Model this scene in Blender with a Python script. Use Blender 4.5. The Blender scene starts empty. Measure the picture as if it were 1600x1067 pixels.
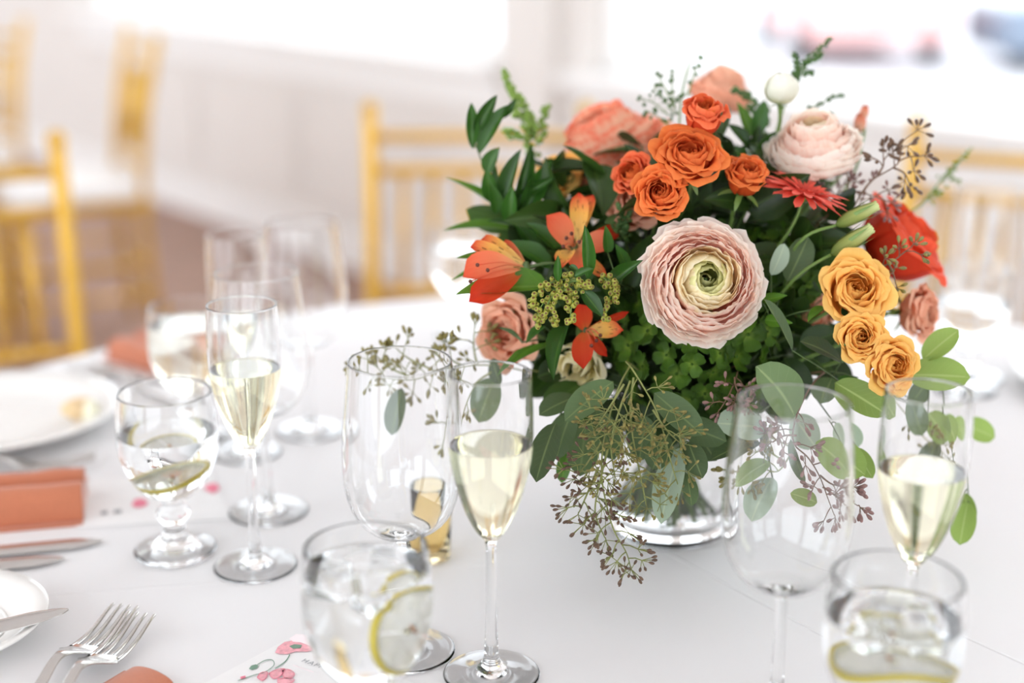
import bpy, bmesh, math, random
from mathutils import Vector, Matrix, noise

# ------------------------------------------------------------------ camera, world, exposure
R = math.radians
SC = bpy.context.scene
COL = SC.collection
F_PX, PITCH = 2222.2, R(16.5)
CAM = Vector((0, 0, 1.237))
TZ = 0.75
FWD = Vector((0, math.cos(PITCH), -math.sin(PITCH)))
UPV = Vector((0, math.sin(PITCH), math.cos(PITCH)))
RGT = Vector((1, 0, 0))
cam_d = bpy.data.cameras.new('camera')
cam = bpy.data.objects.new('camera', cam_d)
COL.objects.link(cam)
cam.location = CAM
cam.rotation_euler = (math.pi / 2 - PITCH, 0, 0)
cam_d.lens, cam_d.sensor_width = 50, 36
cam_d.clip_start = 0.02
cam_d.dof.use_dof = True
cam_d.dof.focus_distance = 0.985
cam_d.dof.aperture_fstop = 2.0
SC.camera = cam

WORLD_STRENGTH = 3.85
wd = bpy.data.worlds.new('daylight')
SC.world = wd
wd.use_nodes = True
bg = wd.node_tree.nodes['Background']
bg.inputs[0].default_value = (0.905, 0.97, 1.03, 1)
bg.inputs[1].default_value = WORLD_STRENGTH
SC.view_settings.view_transform = 'Standard'
SC.view_settings.look = 'None'
SC.view_settings.gamma = 1
SC.view_settings.use_curve_mapping = False
SC.view_settings.exposure = 0.0
SC.cycles.use_denoising = True
SC.cycles.max_bounces = 16
SC.cycles.transmission_bounces = 16
SC.cycles.diffuse_bounces = 5
SC.cycles.glossy_bounces = 6
SC.cycles.transparent_max_bounces = 12
SC.cycles.sample_clamp_indirect = 12

rnd = random.Random(7)


# ------------------------------------------------------------------ pixel helpers (1600 x 1067)
def P(px, py, d):
    return CAM + RGT * ((px - 800) / F_PX * d) - UPV * ((py - 533.5) / F_PX * d) + FWD * d


def T(px, py, z=TZ):
    ray = RGT * ((px - 800) / F_PX) - UPV * ((py - 533.5) / F_PX) + FWD
    return CAM + ray * ((z - CAM.z) / ray.z)


def AX(r, u, t):
    """direction from right / up / towards-camera amounts"""
    return (RGT * r + UPV * u - FWD * t).normalized()


# ------------------------------------------------------------------ object helpers
def tag(o, label, cat, group=None, kind=None):
    if label: o['label'] = label
    if cat: o['category'] = cat
    if group: o['group'] = group
    if kind: o['kind'] = kind
    return o


def empty(name, label, cat, mat=None, group=None):
    o = bpy.data.objects.new(name, None)
    o.empty_display_size = 0.02
    COL.objects.link(o)
    if mat is not None:
        o.matrix_world = mat
    o['_m'] = [c for row in (mat or Matrix()) for c in row]
    return tag(o, label, cat, group)


def emat(o):
    v = list(o['_m'])
    return Matrix([v[0:4], v[4:8], v[8:12], v[12:16]])


def put(name, me, mat=None, parent=None, mtx=None):
    o = bpy.data.objects.new(name, me)
    COL.objects.link(o)
    if mat is not None and not me.materials:
        me.materials.append(mat)
    if parent is not None:
        o.parent = parent
    if mtx is not None:
        o.matrix_basis = mtx
    return o


def struct(name, me, mat=None):
    o = put(name, me, mat)
    o['kind'] = 'structure'
    return o


class MB:
    def __init__(s):
        s.v, s.f, s.uv = [], [], []

    def add(s, verts, faces, uvs=None):
        b = len(s.v)
        s.v += [tuple(v) for v in verts]
        s.uv += (uvs if uvs else [(0.5, 0.5)] * len(verts))
        s.f += [tuple(i + b for i in f) for f in faces]

    def grid(s, nu, nv, fn):
        vs, uv, fs = [], [], []
        for j in range(nv + 1):
            for i in range(nu + 1):
                u, v = i / nu, j / nv
                vs.append(fn(u, v)); uv.append((u, v))
        for j in range(nv):
            for i in range(nu):
                a = j * (nu + 1) + i
                fs.append((a, a + 1, a + nu + 2, a + nu + 1))
        s.add(vs, fs, uv)

    def tube(s, pts, r0, r1=None, n=7, cap=True):
        pts = [Vector(p) for p in pts]
        r1 = r0 if r1 is None else r1
        m = len(pts)
        t = (pts[1] - pts[0]).normalized()
        a = t.orthogonal().normalized()
        vs, uv, fs = [], [], []
        for k, p in enumerate(pts):
            t = (pts[min(k + 1, m - 1)] - pts[max(k - 1, 0)]).normalized()
            a = (a - t * a.dot(t)).normalized()
            b = t.cross(a)
            r = r0 + (r1 - r0) * k / (m - 1) if not callable(r0) else r0(k / (m - 1))
            for i in range(n):
                an = 2 * math.pi * i / n
                vs.append(p + a * (math.cos(an) * r) + b * (math.sin(an) * r))
                uv.append((i / n, k / (m - 1)))
        for k in range(m - 1):
            for i in range(n):
                j = (i + 1) % n
                fs.append((k * n + i, k * n + j, (k + 1) * n + j, (k + 1) * n + i))
        if cap:
            fs.append(tuple(range(n - 1, -1, -1)))
            fs.append(tuple((m - 1) * n + i for i in range(n)))
        s.add(vs, fs, uv)

    def lathe(s, prof, n=24, mtx=None, closed=False):
        """prof: list of (r, z); r = 0 only at the ends -> pole"""
        vs, uv, fs, rings = [], [], [], []
        L = len(prof)
        for k, (r, z) in enumerate(prof):
            if r < 1e-7:
                rings.append([len(vs)]); vs.append(Vector((0, 0, z))); uv.append((0.5, k / (L - 1)))
            else:
                rings.append([len(vs) + i for i in range(n)])
                for i in range(n):
                    a = 2 * math.pi * i / n
                    vs.append(Vector((r * math.cos(a), r * math.sin(a), z))); uv.append((i / n, k / (L - 1)))
        pairs = [(k, k + 1) for k in range(L - 1)] + ([(L - 1, 0)] if closed else [])
        for k0, k1 in pairs:
            A, B = rings[k0], rings[k1]
            if len(A) == 1 and len(B) == 1: continue
            for i in range(n):
                j = (i + 1) % n
                if len(A) == 1: fs.append((A[0], B[j], B[i]))
                elif len(B) == 1: fs.append((A[i], A[j], B[0]))
                else: fs.append((A[i], A[j], B[j], B[i]))
        if mtx is not None: vs = [mtx @ v for v in vs]
        s.add(vs, fs, uv)

    def box(s, c, size, mtx=None):
        cx, cy, cz = c; x, y, z = (k / 2 for k in size)
        vs = [Vector((cx + a * x, cy + b * y, cz + d * z)) for a in (-1, 1) for b in (-1, 1) for d in (-1, 1)]
        if mtx is not None: vs = [mtx @ v for v in vs]
        s.add(vs, [(0, 1, 3, 2), (4, 6, 7, 5), (0, 4, 5, 1), (2, 3, 7, 6), (0, 2, 6, 4), (1, 5, 7, 3)])

    def mesh(s, name, smooth=True, xf=None, mat=None):
        me = bpy.data.meshes.new(name)
        vs = s.v if xf is None else [tuple(xf @ Vector(v)) for v in s.v]
        me.from_pydata(vs, [], s.f)
        uvl = me.uv_layers.new(name='UVMap')
        idx = [0] * len(me.loops)
        me.loops.foreach_get('vertex_index', idx)
        flat = [c for i in idx for c in s.uv[i]]
        uvl.data.foreach_set('uv', flat)
        if smooth:
            me.polygons.foreach_set('use_smooth', [True] * len(me.polygons))
        if mat is not None: me.materials.append(mat)
        me.update()
        return me


def bev(me, w, seg=2):
    bm = bmesh.new(); bm.from_mesh(me)
    bmesh.ops.bevel(bm, geom=bm.edges[:], offset=w, segments=seg, affect='EDGES', profile=0.6)
    bm.to_mesh(me); bm.free()
    return me


def smoothpts(pts, k=6):
    pts = [Vector(p) for p in pts]
    out = []
    n = len(pts)
    for i in range(n - 1):
        p0, p1, p2, p3 = pts[max(i - 1, 0)], pts[i], pts[i + 1], pts[min(i + 2, n - 1)]
        for j in range(k):
            t = j / k
            out.append(0.5 * ((2 * p1) + (p2 - p0) * t + (2 * p0 - 5 * p1 + 4 * p2 - p3) * t * t + (3 * p1 - p0 - 3 * p2 + p3) * t ** 3))
    out.append(pts[-1])
    return out


def frame(loc, zaxis, spin=0.0, scale=1.0):
    q = Vector(zaxis).to_track_quat('Z', 'Y')
    return Matrix.Translation(loc) @ q.to_matrix().to_4x4() @ Matrix.Rotation(spin, 4, 'Z') @ Matrix.Scale(scale, 4)


def bez(p, t):
    p = [Vector((a[0], a[1])) for a in p]
    while len(p) > 1:
        p = [p[i].lerp(p[i + 1], t) for i in range(len(p) - 1)]
    return p[0].x, p[0].y


# ------------------------------------------------------------------ materials
def lin(c):
    return tuple((x / 255 / 12.92 if x / 255 <= 0.04045 else ((x / 255 + 0.055) / 1.055) ** 2.4) for x in c) + (1,)


def newmat(name):
    m = bpy.data.materials.new(name); m.use_nodes = True
    nt = m.node_tree
    for n in list(nt.nodes): nt.nodes.remove(n)
    out = nt.nodes.new('ShaderNodeOutputMaterial')
    return m, nt, out


def nd(nt, t, **kw):
    n = nt.nodes.new(t)
    for k, v in kw.items():
        if k.startswith('i_'):
            key = k[2:]
            n.inputs[int(key) if key.isdigit() else key.replace('_', ' ')].default_value = v
        else:
            setattr(n, k, v)
    return n


def principled(name, col, rough=0.5, metal=0.0, spec=0.5, var=0.06, scale=60, bump=0.0, bscale=200, sheen=0.0, coat=0.0):
    m, nt, out = newmat(name)
    b = nd(nt, 'ShaderNodeBsdfPrincipled', i_Roughness=rough, i_Metallic=metal)
    b.inputs['Specular IOR Level'].default_value = spec
    b.inputs['Sheen Weight'].default_value = sheen
    b.inputs['Coat Weight'].default_value = coat
    tc = nd(nt, 'ShaderNodeTexCoord')
    nz = nd(nt, 'ShaderNodeTexNoise', i_Scale=scale, i_Detail=3.0)
    nt.links.new(tc.outputs['Object'], nz.inputs['Vector'])
    c = lin(col)
    rp = nd(nt, 'ShaderNodeValToRGB')
    rp.color_ramp.elements[0].position = 0.3; rp.color_ramp.elements[1].position = 0.7
    rp.color_ramp.elements[0].color = tuple(x * (1 - var) for x in c[:3]) + (1,)
    rp.color_ramp.elements[1].color = tuple(min(1, x * (1 + var)) for x in c[:3]) + (1,)
    nt.links.new(nz.outputs[0], rp.inputs[0])
    nt.links.new(rp.outputs[0], b.inputs['Base Color'])
    if bump:
        n2 = nd(nt, 'ShaderNodeTexNoise', i_Scale=bscale, i_Detail=2.0)
        nt.links.new(tc.outputs['Object'], n2.inputs['Vector'])
        bp = nd(nt, 'ShaderNodeBump', i_Strength=bump, i_Distance=0.001)
        nt.links.new(n2.outputs[0], bp.inputs['Height'])
        nt.links.new(bp.outputs[0], b.inputs['Normal'])
    nt.links.new(b.outputs[0], out.inputs[0])
    return m


def petal_mat(name, stops, trans=0.35, streak=0.25, rough=0.6, spots=None):
    """stops: list of (position along the petal, srgb); fine lengthwise veins"""
    m, nt, out = newmat(name)
    uv = nd(nt, 'ShaderNodeUVMap')
    sp = nd(nt, 'ShaderNodeSeparateXYZ')
    nt.links.new(uv.outputs[0], sp.inputs[0])
    rp = nd(nt, 'ShaderNodeValToRGB')
    el = rp.color_ramp.elements
    while len(el) < len(stops): el.new(0.5)
    for e, (p, c) in zip(el, stops): e.position = p
    for e, (p, c) in zip(el, stops): e.color = lin(c)
    mp = nd(nt, 'ShaderNodeMapping'); mp.inputs['Scale'].default_value = (26, 1.6, 1)
    nt.links.new(uv.outputs[0], mp.inputs[0])
    nz = nd(nt, 'ShaderNodeTexNoise', i_Scale=1.0, i_Detail=2.0)
    nt.links.new(mp.outputs[0], nz.inputs['Vector'])
    a = nd(nt, 'ShaderNodeMath', operation='MULTIPLY_ADD', i_1=0.25, i_2=-0.125)
    nt.links.new(nz.outputs[0], a.inputs[0])
    b = nd(nt, 'ShaderNodeMath', operation='ADD')
    nt.links.new(sp.outputs[1], b.inputs[0]); nt.links.new(a.outputs[0], b.inputs[1])
    nt.links.new(b.outputs[0], rp.inputs[0])
    oi = nd(nt, 'ShaderNodeObjectInfo')
    hs = nd(nt, 'ShaderNodeHueSaturation')
    mr = nd(nt, 'ShaderNodeMapRange', i_3=1 - streak * 0.4, i_4=1 + streak * 0.25)
    nt.links.new(oi.outputs['Random'], mr.inputs[0])
    nt.links.new(mr.outputs[0], hs.inputs['Value'])
    nt.links.new(rp.outputs[0], hs.inputs['Color'])
    colout = hs.outputs[0]
    if spots:
        mp2 = nd(nt, 'ShaderNodeMapping'); mp2.inputs['Scale'].default_value = (16, 5.0, 1)
        nt.links.new(uv.outputs[0], mp2.inputs[0])
        vo = nd(nt, 'ShaderNodeTexVoronoi', i_Scale=1.0, i_Randomness=0.7)
        nt.links.new(mp2.outputs[0], vo.inputs['Vector'])
        lt = nd(nt, 'ShaderNodeMath', operation='LESS_THAN', i_1=0.27)
        nt.links.new(vo.outputs['Distance'], lt.inputs[0])
        g1 = nd(nt, 'ShaderNodeMath', operation='LESS_THAN', i_1=0.86)
        nt.links.new(sp.outputs[1], g1.inputs[0])
        mu = nd(nt, 'ShaderNodeMath', operation='MULTIPLY')
        nt.links.new(lt.outputs[0], mu.inputs[0]); nt.links.new(g1.outputs[0], mu.inputs[1])
        mx = nd(nt, 'ShaderNodeMix', data_type='RGBA')
        nt.links.new(mu.outputs[0], mx.inputs[0]); nt.links.new(colout, mx.inputs[6])
        mx.inputs[7].default_value = lin(spots)
        colout = mx.outputs[2]
    p = nd(nt, 'ShaderNodeBsdfPrincipled', i_Roughness=rough)
    p.inputs['Specular IOR Level'].default_value = 0.25
    tr = nd(nt, 'ShaderNodeBsdfTranslucent')
    mix = nd(nt, 'ShaderNodeMixShader', i_0=trans)
    bp = nd(nt, 'ShaderNodeBump', i_Strength=0.25, i_Distance=0.0006)
    nt.links.new(nz.outputs[0], bp.inputs['Height']); nt.links.new(bp.outputs[0], p.inputs['Normal'])
    nt.links.new(colout, p.inputs['Base Color']); nt.links.new(colout, tr.inputs[0])
    nt.links.new(p.outputs[0], mix.inputs[1]); nt.links.new(tr.outputs[0], mix.inputs[2])
    nt.links.new(mix.outputs[0], out.inputs[0])
    return m


def leaf_mat(name, col, vein, rough=0.4, trans=0.25, var=0.35, nveins=9):
    m, nt, out = newmat(name)
    uv = nd(nt, 'ShaderNodeUVMap'); sp = nd(nt, 'ShaderNodeSeparateXYZ')
    nt.links.new(uv.outputs[0], sp.inputs[0])
    d = nd(nt, 'ShaderNodeMath', operation='SUBTRACT', i_1=0.5); nt.links.new(sp.outputs[0], d.inputs[0])
    ab = nd(nt, 'ShaderNodeMath', operation='ABSOLUTE'); nt.links.new(d.outputs[0], ab.inputs[0])
    mid = nd(nt, 'ShaderNodeMapRange', i_1=0.015, i_2=0.05, i_3=1.0, i_4=0.0); nt.links.new(ab.outputs[0], mid.inputs[0])
    # side veins: stripes in v - 0.45*|u|
    k = nd(nt, 'ShaderNodeMath', operation='MULTIPLY_ADD', i_1=-0.5); nt.links.new(ab.outputs[0], k.inputs[0]); nt.links.new(sp.outputs[1], k.inputs[2])
    k2 = nd(nt, 'ShaderNodeMath', operation='MULTIPLY', i_1=nveins * math.pi); nt.links.new(k.outputs[0], k2.inputs[0])
    k3 = nd(nt, 'ShaderNodeMath', operation='SINE'); nt.links.new(k2.outputs[0], k3.inputs[0])
    k4 = nd(nt, 'ShaderNodeMath', operation='ABSOLUTE'); nt.links.new(k3.outputs[0], k4.inputs[0])
    sv = nd(nt, 'ShaderNodeMapRange', i_1=0.0, i_2=0.14, i_3=0.3, i_4=0.0); nt.links.new(k4.outputs[0], sv.inputs[0])
    mxm = nd(nt, 'ShaderNodeMath', operation='MAXIMUM'); nt.links.new(mid.outputs[0], mxm.inputs[0]); nt.links.new(sv.outputs[0], mxm.inputs[1])
    f = nd(nt, 'ShaderNodeMath', operation='MULTIPLY', i_1=0.6); nt.links.new(mxm.outputs[0], f.inputs[0])
    oi = nd(nt, 'ShaderNodeObjectInfo')
    hs = nd(nt, 'ShaderNodeHueSaturation'); hs.inputs['Color'].default_value = lin(col)
    mr = nd(nt, 'ShaderNodeMapRange', i_3=1 - var, i_4=1 + var); nt.links.new(oi.outputs['Random'], mr.inputs[0]); nt.links.new(mr.outputs[0], hs.inputs['Value'])
    mx = nd(nt, 'ShaderNodeMix', data_type='RGBA'); nt.links.new(f.outputs[0], mx.inputs[0]); nt.links.new(hs.outputs[0], mx.inputs[6]); mx.inputs[7].default_value = lin(vein)
    p = nd(nt, 'ShaderNodeBsdfPrincipled', i_Roughness=rough)
    p.inputs['Specular IOR Level'].default_value = 0.35
    tr = nd(nt, 'ShaderNodeBsdfTranslucent')
    mix = nd(nt, 'ShaderNodeMixShader', i_0=trans)
    nt.links.new(mx.outputs[2], p.inputs['Base Color']); nt.links.new(mx.outputs[2], tr.inputs[0])
    nt.links.new(p.outputs[0], mix.inputs[1]); nt.links.new(tr.outputs[0], mix.inputs[2])
    nt.links.new(mix.outputs[0], out.inputs[0])
    return m


def glass_mat(name, col=(1, 1, 1, 1), ior=1.45, rough=0.0):
    m, nt, out = newmat(name)
    b = nd(nt, 'ShaderNodeBsdfPrincipled', i_Roughness=rough, i_IOR=ior)
    b.inputs['Transmission Weight'].default_value = 1.0
    b.inputs['Base Color'].default_value = col
    nt.links.new(b.outputs[0], out.inputs[0])
    return m


def pane_mat():
    m, nt, out = newmat('window_glass')
    t = nd(nt, 'ShaderNodeBsdfTransparent'); g = nd(nt, 'ShaderNodeBsdfGlossy', i_Roughness=0.02)
    lw = nd(nt, 'ShaderNodeLayerWeight', i_Blend=0.15); mx = nd(nt, 'ShaderNodeMixShader')
    pw = nd(nt, 'ShaderNodeMath', operation='MULTIPLY', i_1=0.25); nt.links.new(lw.outputs['Facing'], pw.inputs[0])
    nt.links.new(pw.outputs[0], mx.inputs[0]); nt.links.new(t.outputs[0], mx.inputs[1]); nt.links.new(g.outputs[0], mx.inputs[2])
    nt.links.new(mx.outputs[0], out.inputs[0])
    return m


MT = {}
MT['wall'] = principled('wall_paint', (222, 216, 211), 0.8, var=0.015, scale=4)
MT['white'] = principled('white_paint', (236, 234, 232), 0.5, var=0.01)
MT['ceiling'] = principled('ceiling_paint', (240, 238, 235), 0.9, var=0.01, scale=3)
MT['carpet'] = principled('carpet', (166, 136, 122), 0.95, var=0.12, scale=9, bump=0.5, bscale=300)
MT['gold'] = principled('gold_chair_paint', (205, 160, 62), 0.32, metal=0.45, var=0.06, scale=20)
MT['cushion'] = principled('white_cushion', (238, 236, 234), 0.8, var=0.02)
MT['porcelain'] = principled('porcelain', (238, 236, 232), 0.15, var=0.01, coat=0.4)
MT['steel'] = principled('steel', (205, 203, 200), 0.16, metal=1.0, var=0.03, scale=120)
MT['terracotta'] = principled('terracotta_cloth', (190, 112, 78), 0.75, var=0.05, scale=400, bump=0.35, bscale=1500, sheen=0.3)
MT['hem'] = principled('napkin_hem', (232, 196, 184), 0.8, var=0.03)
MT['card'] = principled('card_paper', (236, 234, 233), 0.7, var=0.01)
MT['ink'] = principled('grey_ink', (150, 150, 152), 0.8)
MT['inkpink'] = principled('pink_print', (236, 170, 178), 0.8, var=0.16, scale=300)
MT['inkrose'] = principled('rose_print', (232, 130, 150), 0.8, var=0.16, scale=300)
MT['inkpale'] = principled('pale_print', (250, 236, 238), 0.8, var=0.02)
MT['inkgreen'] = principled('green_print', (120, 150, 130), 0.8, var=0.1, scale=300)
MT['bread'] = principled('bread_crust', (225, 195, 150), 0.7, var=0.1)
MT['glass'] = glass_mat('clear_glass', (0.995, 0.997, 0.997, 1), 1.46)
MT['water'] = glass_mat('water', (0.99, 0.995, 0.995, 1), 1.33)
MT['ice'] = glass_mat('ice', (0.97, 0.98, 0.98, 1), 1.2, 0.05)
MT['wine'] = glass_mat('sparkling_wine', (0.955, 0.925, 0.73, 1), 1.34)
MT['lemonade'] = glass_mat('cloudy_water', (0.97, 0.96, 0.87, 1), 1.33, 0.12)
MT['amber'] = glass_mat('amber_glass', (1.0, 0.86, 0.55, 1), 1.25)
MT['pane'] = pane_mat()
MT['rind'] = principled('lemon_rind', (246, 222, 40), 0.4, var=0.05)
MT['pith'] = principled('lemon_pith', (243, 240, 214), 0.6, var=0.02)
MT['flesh'] = petal_mat('lemon_flesh', [(0, (250, 248, 232)), (1, (250, 246, 214))], 0.5, 0.05, 0.3)
_n = MT['flesh'].node_tree; _o = [n for n in _n.nodes if n.type == 'OUTPUT_MATERIAL'][0]; _s = _o.inputs[0].links[0].from_socket      # juicy flesh lets light through
_t = _n.nodes.new('ShaderNodeBsdfTransparent'); _m = _n.nodes.new('ShaderNodeMixShader'); _m.inputs[0].default_value = 0.55
_n.links.new(_s, _m.inputs[1]); _n.links.new(_t.outputs[0], _m.inputs[2]); _n.links.new(_m.outputs[0], _o.inputs[0])
MT['seed'] = principled('lemon_seed', (196, 150, 110), 0.6)

MT['r_c'] = petal_mat('ranunculus_heart', [(0, (150, 160, 60)), (0.6, (206, 206, 122)), (1, (236, 232, 178))], 0.3, 0.15)
MT['r_i'] = petal_mat('ranunculus_cream', [(0, (236, 200, 150)), (0.75, (246, 226, 184)), (1, (252, 242, 218))], 0.5, 0.12)
MT['r_m'] = petal_mat('ranunculus_pink', [(0, (246, 160, 142)), (0.6, (253, 206, 188)), (1, (255, 242, 230))], 0.52, 0.12)
MT['r_o'] = petal_mat('ranunculus_blush', [(0, (252, 190, 172)), (0.55, (255, 226, 214)), (1, (255, 250, 242))], 0.5, 0.1)
MT['r_po'] = petal_mat('ranunculus_peach', [(0, (216, 90, 60)), (0.5, (240, 148, 112)), (0.88, (252, 206, 172)), (1, (242, 140, 110))], 0.35, 0.2)
MT['orange'] = petal_mat('rose_orange', [(0, (196, 62, 22)), (0.55, (226, 98, 42)), (1, (238, 132, 66))], 0.35, 0.3)
MT['orange_in'] = petal_mat('rose_orange_heart', [(0, (170, 44, 16)), (0.6, (212, 80, 36)), (1, (232, 122, 62))], 0.3, 0.3)
MT['redor'] = petal_mat('rose_vermilion', [(0, (196, 56, 26)), (0.6, (226, 84, 44)), (1, (240, 122, 76))], 0.35, 0.25)
MT['yellow'] = petal_mat('rose_yellow', [(0, (232, 140, 48)), (0.5, (247, 184, 88)), (1, (252, 204, 116))], 0.35, 0.2)
MT['peach'] = petal_mat('rose_peach', [(0, (226, 120, 78)), (0.6, (238, 164, 128)), (1, (246, 192, 162))], 0.35, 0.25)
MT['poppy'] = petal_mat('poppy_red', [(0, (206, 46, 20)), (0.6, (230, 74, 42)), (1, (240, 96, 62))], 0.35, 0.3)
MT['gerbera'] = petal_mat('gerbera_coral', [(0, (206, 52, 42)), (0.5, (238, 92, 74)), (1, (246, 116, 96))], 0.35, 0.3)
MT['gerb_eye'] = principled('gerbera_eye', (206, 70, 52), 0.7, var=0.3, scale=700)
MT['als_o'] = petal_mat('alstroemeria_outer', [(0, (236, 184, 130)), (0.45, (234, 134, 94)), (1, (224, 88, 58))], 0.35, 0.3)
MT['als_i'] = petal_mat('alstroemeria_inner', [(0, (242, 216, 140)), (0.6, (238, 186, 92)), (0.85, (232, 126, 72)), (1, (206, 48, 30))], 0.35, 0.15, spots=(84, 26, 18))
MT['als_d'] = petal_mat('alstroemeria_deep', [(0, (226, 130, 70)), (0.4, (218, 84, 46)), (1, (200, 50, 26))], 0.35, 0.3)
MT['cream'] = petal_mat('cream_petal', [(0, (190, 196, 110)), (0.4, (240, 230, 170)), (1, (250, 240, 204))], 0.35, 0.2)
MT['whitepetal'] = petal_mat('white_petal', [(0, (190, 205, 130)), (0.35, (240, 240, 222)), (1, (250, 248, 238))], 0.3, 0.1)
MT['hyd'] = petal_mat('hydrangea_green', [(0, (126, 156, 56)), (0.35, (78, 112, 30)), (1, (62, 94, 26))], 0.3, 0.9, 0.5)
MT['pollen'] = principled('anther', (92, 44, 30), 0.7)
MT['euc'] = leaf_mat('eucalyptus_leaf', (82, 102, 64), (128, 146, 92), 0.55, 0.2)  # grey green, darkened: shade on the lower left leaves put into the colour
MT['eucl'] = leaf_mat('eucalyptus_leaf_lit', (140, 166, 84), (182, 200, 130), 0.5, 0.35, 0.2)  # lit copy of the eucalyptus leaf: light from the right put into its colour
MT['eucp'] = leaf_mat('eucalyptus_leaf_pale', (168, 186, 162), (196, 208, 176), 0.5, 0.25, 0.15)
MT['rus'] = leaf_mat('ruscus_leaf', (50, 88, 30), (84, 120, 48), 0.3, 0.2, 0.35, 14)
MT['alsl'] = leaf_mat('alstroemeria_leaf', (84, 126, 36), (120, 158, 62), 0.35, 0.3, 0.2, 3)
MT['fill'] = leaf_mat('filler_leaf', (48, 72, 26), (72, 100, 42), 0.4, 0.2, 0.5)
MT['lemonleaf'] = leaf_mat('lemon_leaf', (116, 140, 92), (166, 184, 130), 0.5, 0.3, 0.1, 7)
MT['stem'] = principled('green_stem', (104, 132, 62), 0.5, var=0.15)
MT['stemd'] = principled('dark_stem', (70, 92, 44), 0.5, var=0.15)
MT['twig'] = principled('brown_twig', (112, 84, 62), 0.6, var=0.15)
MT['twigg'] = principled('green_twig', (128, 132, 72), 0.6, var=0.15)
MT['podb'] = principled('brown_seed_pod', (98, 74, 56), 0.55, var=0.35, scale=250)
MT['podg'] = principled('green_seed_pod', (126, 116, 60), 0.55, var=0.35, scale=250)
MT['podr'] = principled('mauve_seed_pod', (138, 104, 98), 0.55, var=0.3, scale=250)
MT['bead'] = principled('goldenrod_bud', (142, 142, 50), 0.5, var=0.25, scale=300)
MT['beadd'] = principled('goldenrod_bud_eye', (96, 60, 20), 0.6)
MT['beadg'] = principled('goldenrod_green_bud', (120, 148, 60), 0.6, var=0.25, scale=300)
MT['beadk'] = principled('goldenrod_dark_bud', (66, 100, 44), 0.6, var=0.25, scale=300)
MT['bud'] = petal_mat('lisianthus_bud', [(0, (96, 118, 46)), (0.5, (166, 172, 96)), (1, (214, 222, 160))], 0.3, 0.15)
MT['berry'] = petal_mat('hypericum_berry', [(0, (224, 190, 160)), (0.6, (226, 140, 110)), (1, (190, 90, 60))], 0.2, 0.1)
MT['brick'] = principled('far_brick', (222, 172, 168), 0.9, var=0.1, scale=2)
MT['paving'] = principled('far_paving', (196, 196, 200), 0.9, var=0.05, scale=1)
MT['rubber'] = principled('tyre_rubber', (60, 60, 62), 0.8)
MT['carglass'] = principled('car_window_glass', (60, 68, 78), 0.1)
MT['car'] = principled('far_car_paint', (112, 124, 140), 0.3, var=0.05)


def cloth_mat():
    """white table linen; two pressed fold lines as fine relief"""
    m, nt, out = newmat('table_linen')
    b = nd(nt, 'ShaderNodeBsdfPrincipled', i_Roughness=0.75)
    b.inputs['Base Color'].default_value = lin((231, 229, 229))
    b.inputs['Specular IOR Level'].default_value = 0.3
    tc = nd(nt, 'ShaderNodeTexCoord')
    sx = nd(nt, 'ShaderNodeSeparateXYZ'); nt.links.new(tc.outputs['Object'], sx.inputs[0])
    hts = []
    for (a, c) in ((T(1151, 921), T(1289, 995)), (T(1510, 996), T(1600, 1037)), (T(60, 930), T(420, 905))):
        dv = (c - a); n = Vector((-dv.y, dv.x, 0)).normalized(); o = n.dot(a)
        m1 = nd(nt, 'ShaderNodeMath', operation='MULTIPLY', i_1=n.x); nt.links.new(sx.outputs[0], m1.inputs[0])
        m2 = nd(nt, 'ShaderNodeMath', operation='MULTIPLY_ADD', i_1=n.y); nt.links.new(sx.outputs[1], m2.inputs[0]); nt.links.new(m1.outputs[0], m2.inputs[2])
        m3 = nd(nt, 'ShaderNodeMath', operation='SUBTRACT', i_1=o); nt.links.new(m2.outputs[0], m3.inputs[0])
        m4 = nd(nt, 'ShaderNodeMath', operation='ABSOLUTE'); nt.links.new(m3.outputs[0], m4.inputs[0])
        mr = nd(nt, 'ShaderNodeMapRange', interpolation_type='SMOOTHSTEP', i_1=0.0, i_2=0.0022, i_3=1.0, i_4=0.0); nt.links.new(m4.outputs[0], mr.inputs[0])
        hts.append(mr)
    a1 = nd(nt, 'ShaderNodeMath', operation='ADD'); nt.links.new(hts[0].outputs[0], a1.inputs[0]); nt.links.new(hts[1].outputs[0], a1.inputs[1])
    a2 = nd(nt, 'ShaderNodeMath', operation='MULTIPLY_ADD', i_1=0.4); nt.links.new(hts[2].outputs[0], a2.inputs[0]); nt.links.new(a1.outputs[0], a2.inputs[2])
    nz = nd(nt, 'ShaderNodeTexNoise', i_Scale=9.0, i_Detail=2.0); nt.links.new(tc.outputs['Object'], nz.inputs['Vector'])
    a3 = nd(nt, 'ShaderNodeMath', operation='MULTIPLY_ADD', i_1=1.2); nt.links.new(nz.outputs[0], a3.inputs[0]); nt.links.new(a2.outputs[0], a3.inputs[2])
    bp = nd(nt, 'ShaderNodeBump', i_Strength=0.8, i_Distance=0.0012); nt.links.new(a3.outputs[0], bp.inputs['Height'])
    nt.links.new(bp.outputs[0], b.inputs['Normal'])
    nt.links.new(b.outputs[0], out.inputs[0])
    return m


MT['linen'] = cloth_mat()

# ------------------------------------------------------------------ the room
W0 = Vector((0, 4.40, 0))
WS = Vector((0.616, -0.788, 0)).normalized()      # along the window wall
WN = Vector((-0.788, -0.616, 0)).normalized()     # into the room
ROOM = Matrix(((WS.x, WN.x, 0, W0.x), (WS.y, WN.y, 0, W0.y), (0, 0, 1, 0), (0, 0, 0, 1)))   # local (s, n, z)
S0, S1, N1, CZ, SILL, HEAD = -7.0, 7.2, 5.2, 3.3, 0.82, 2.9


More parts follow.
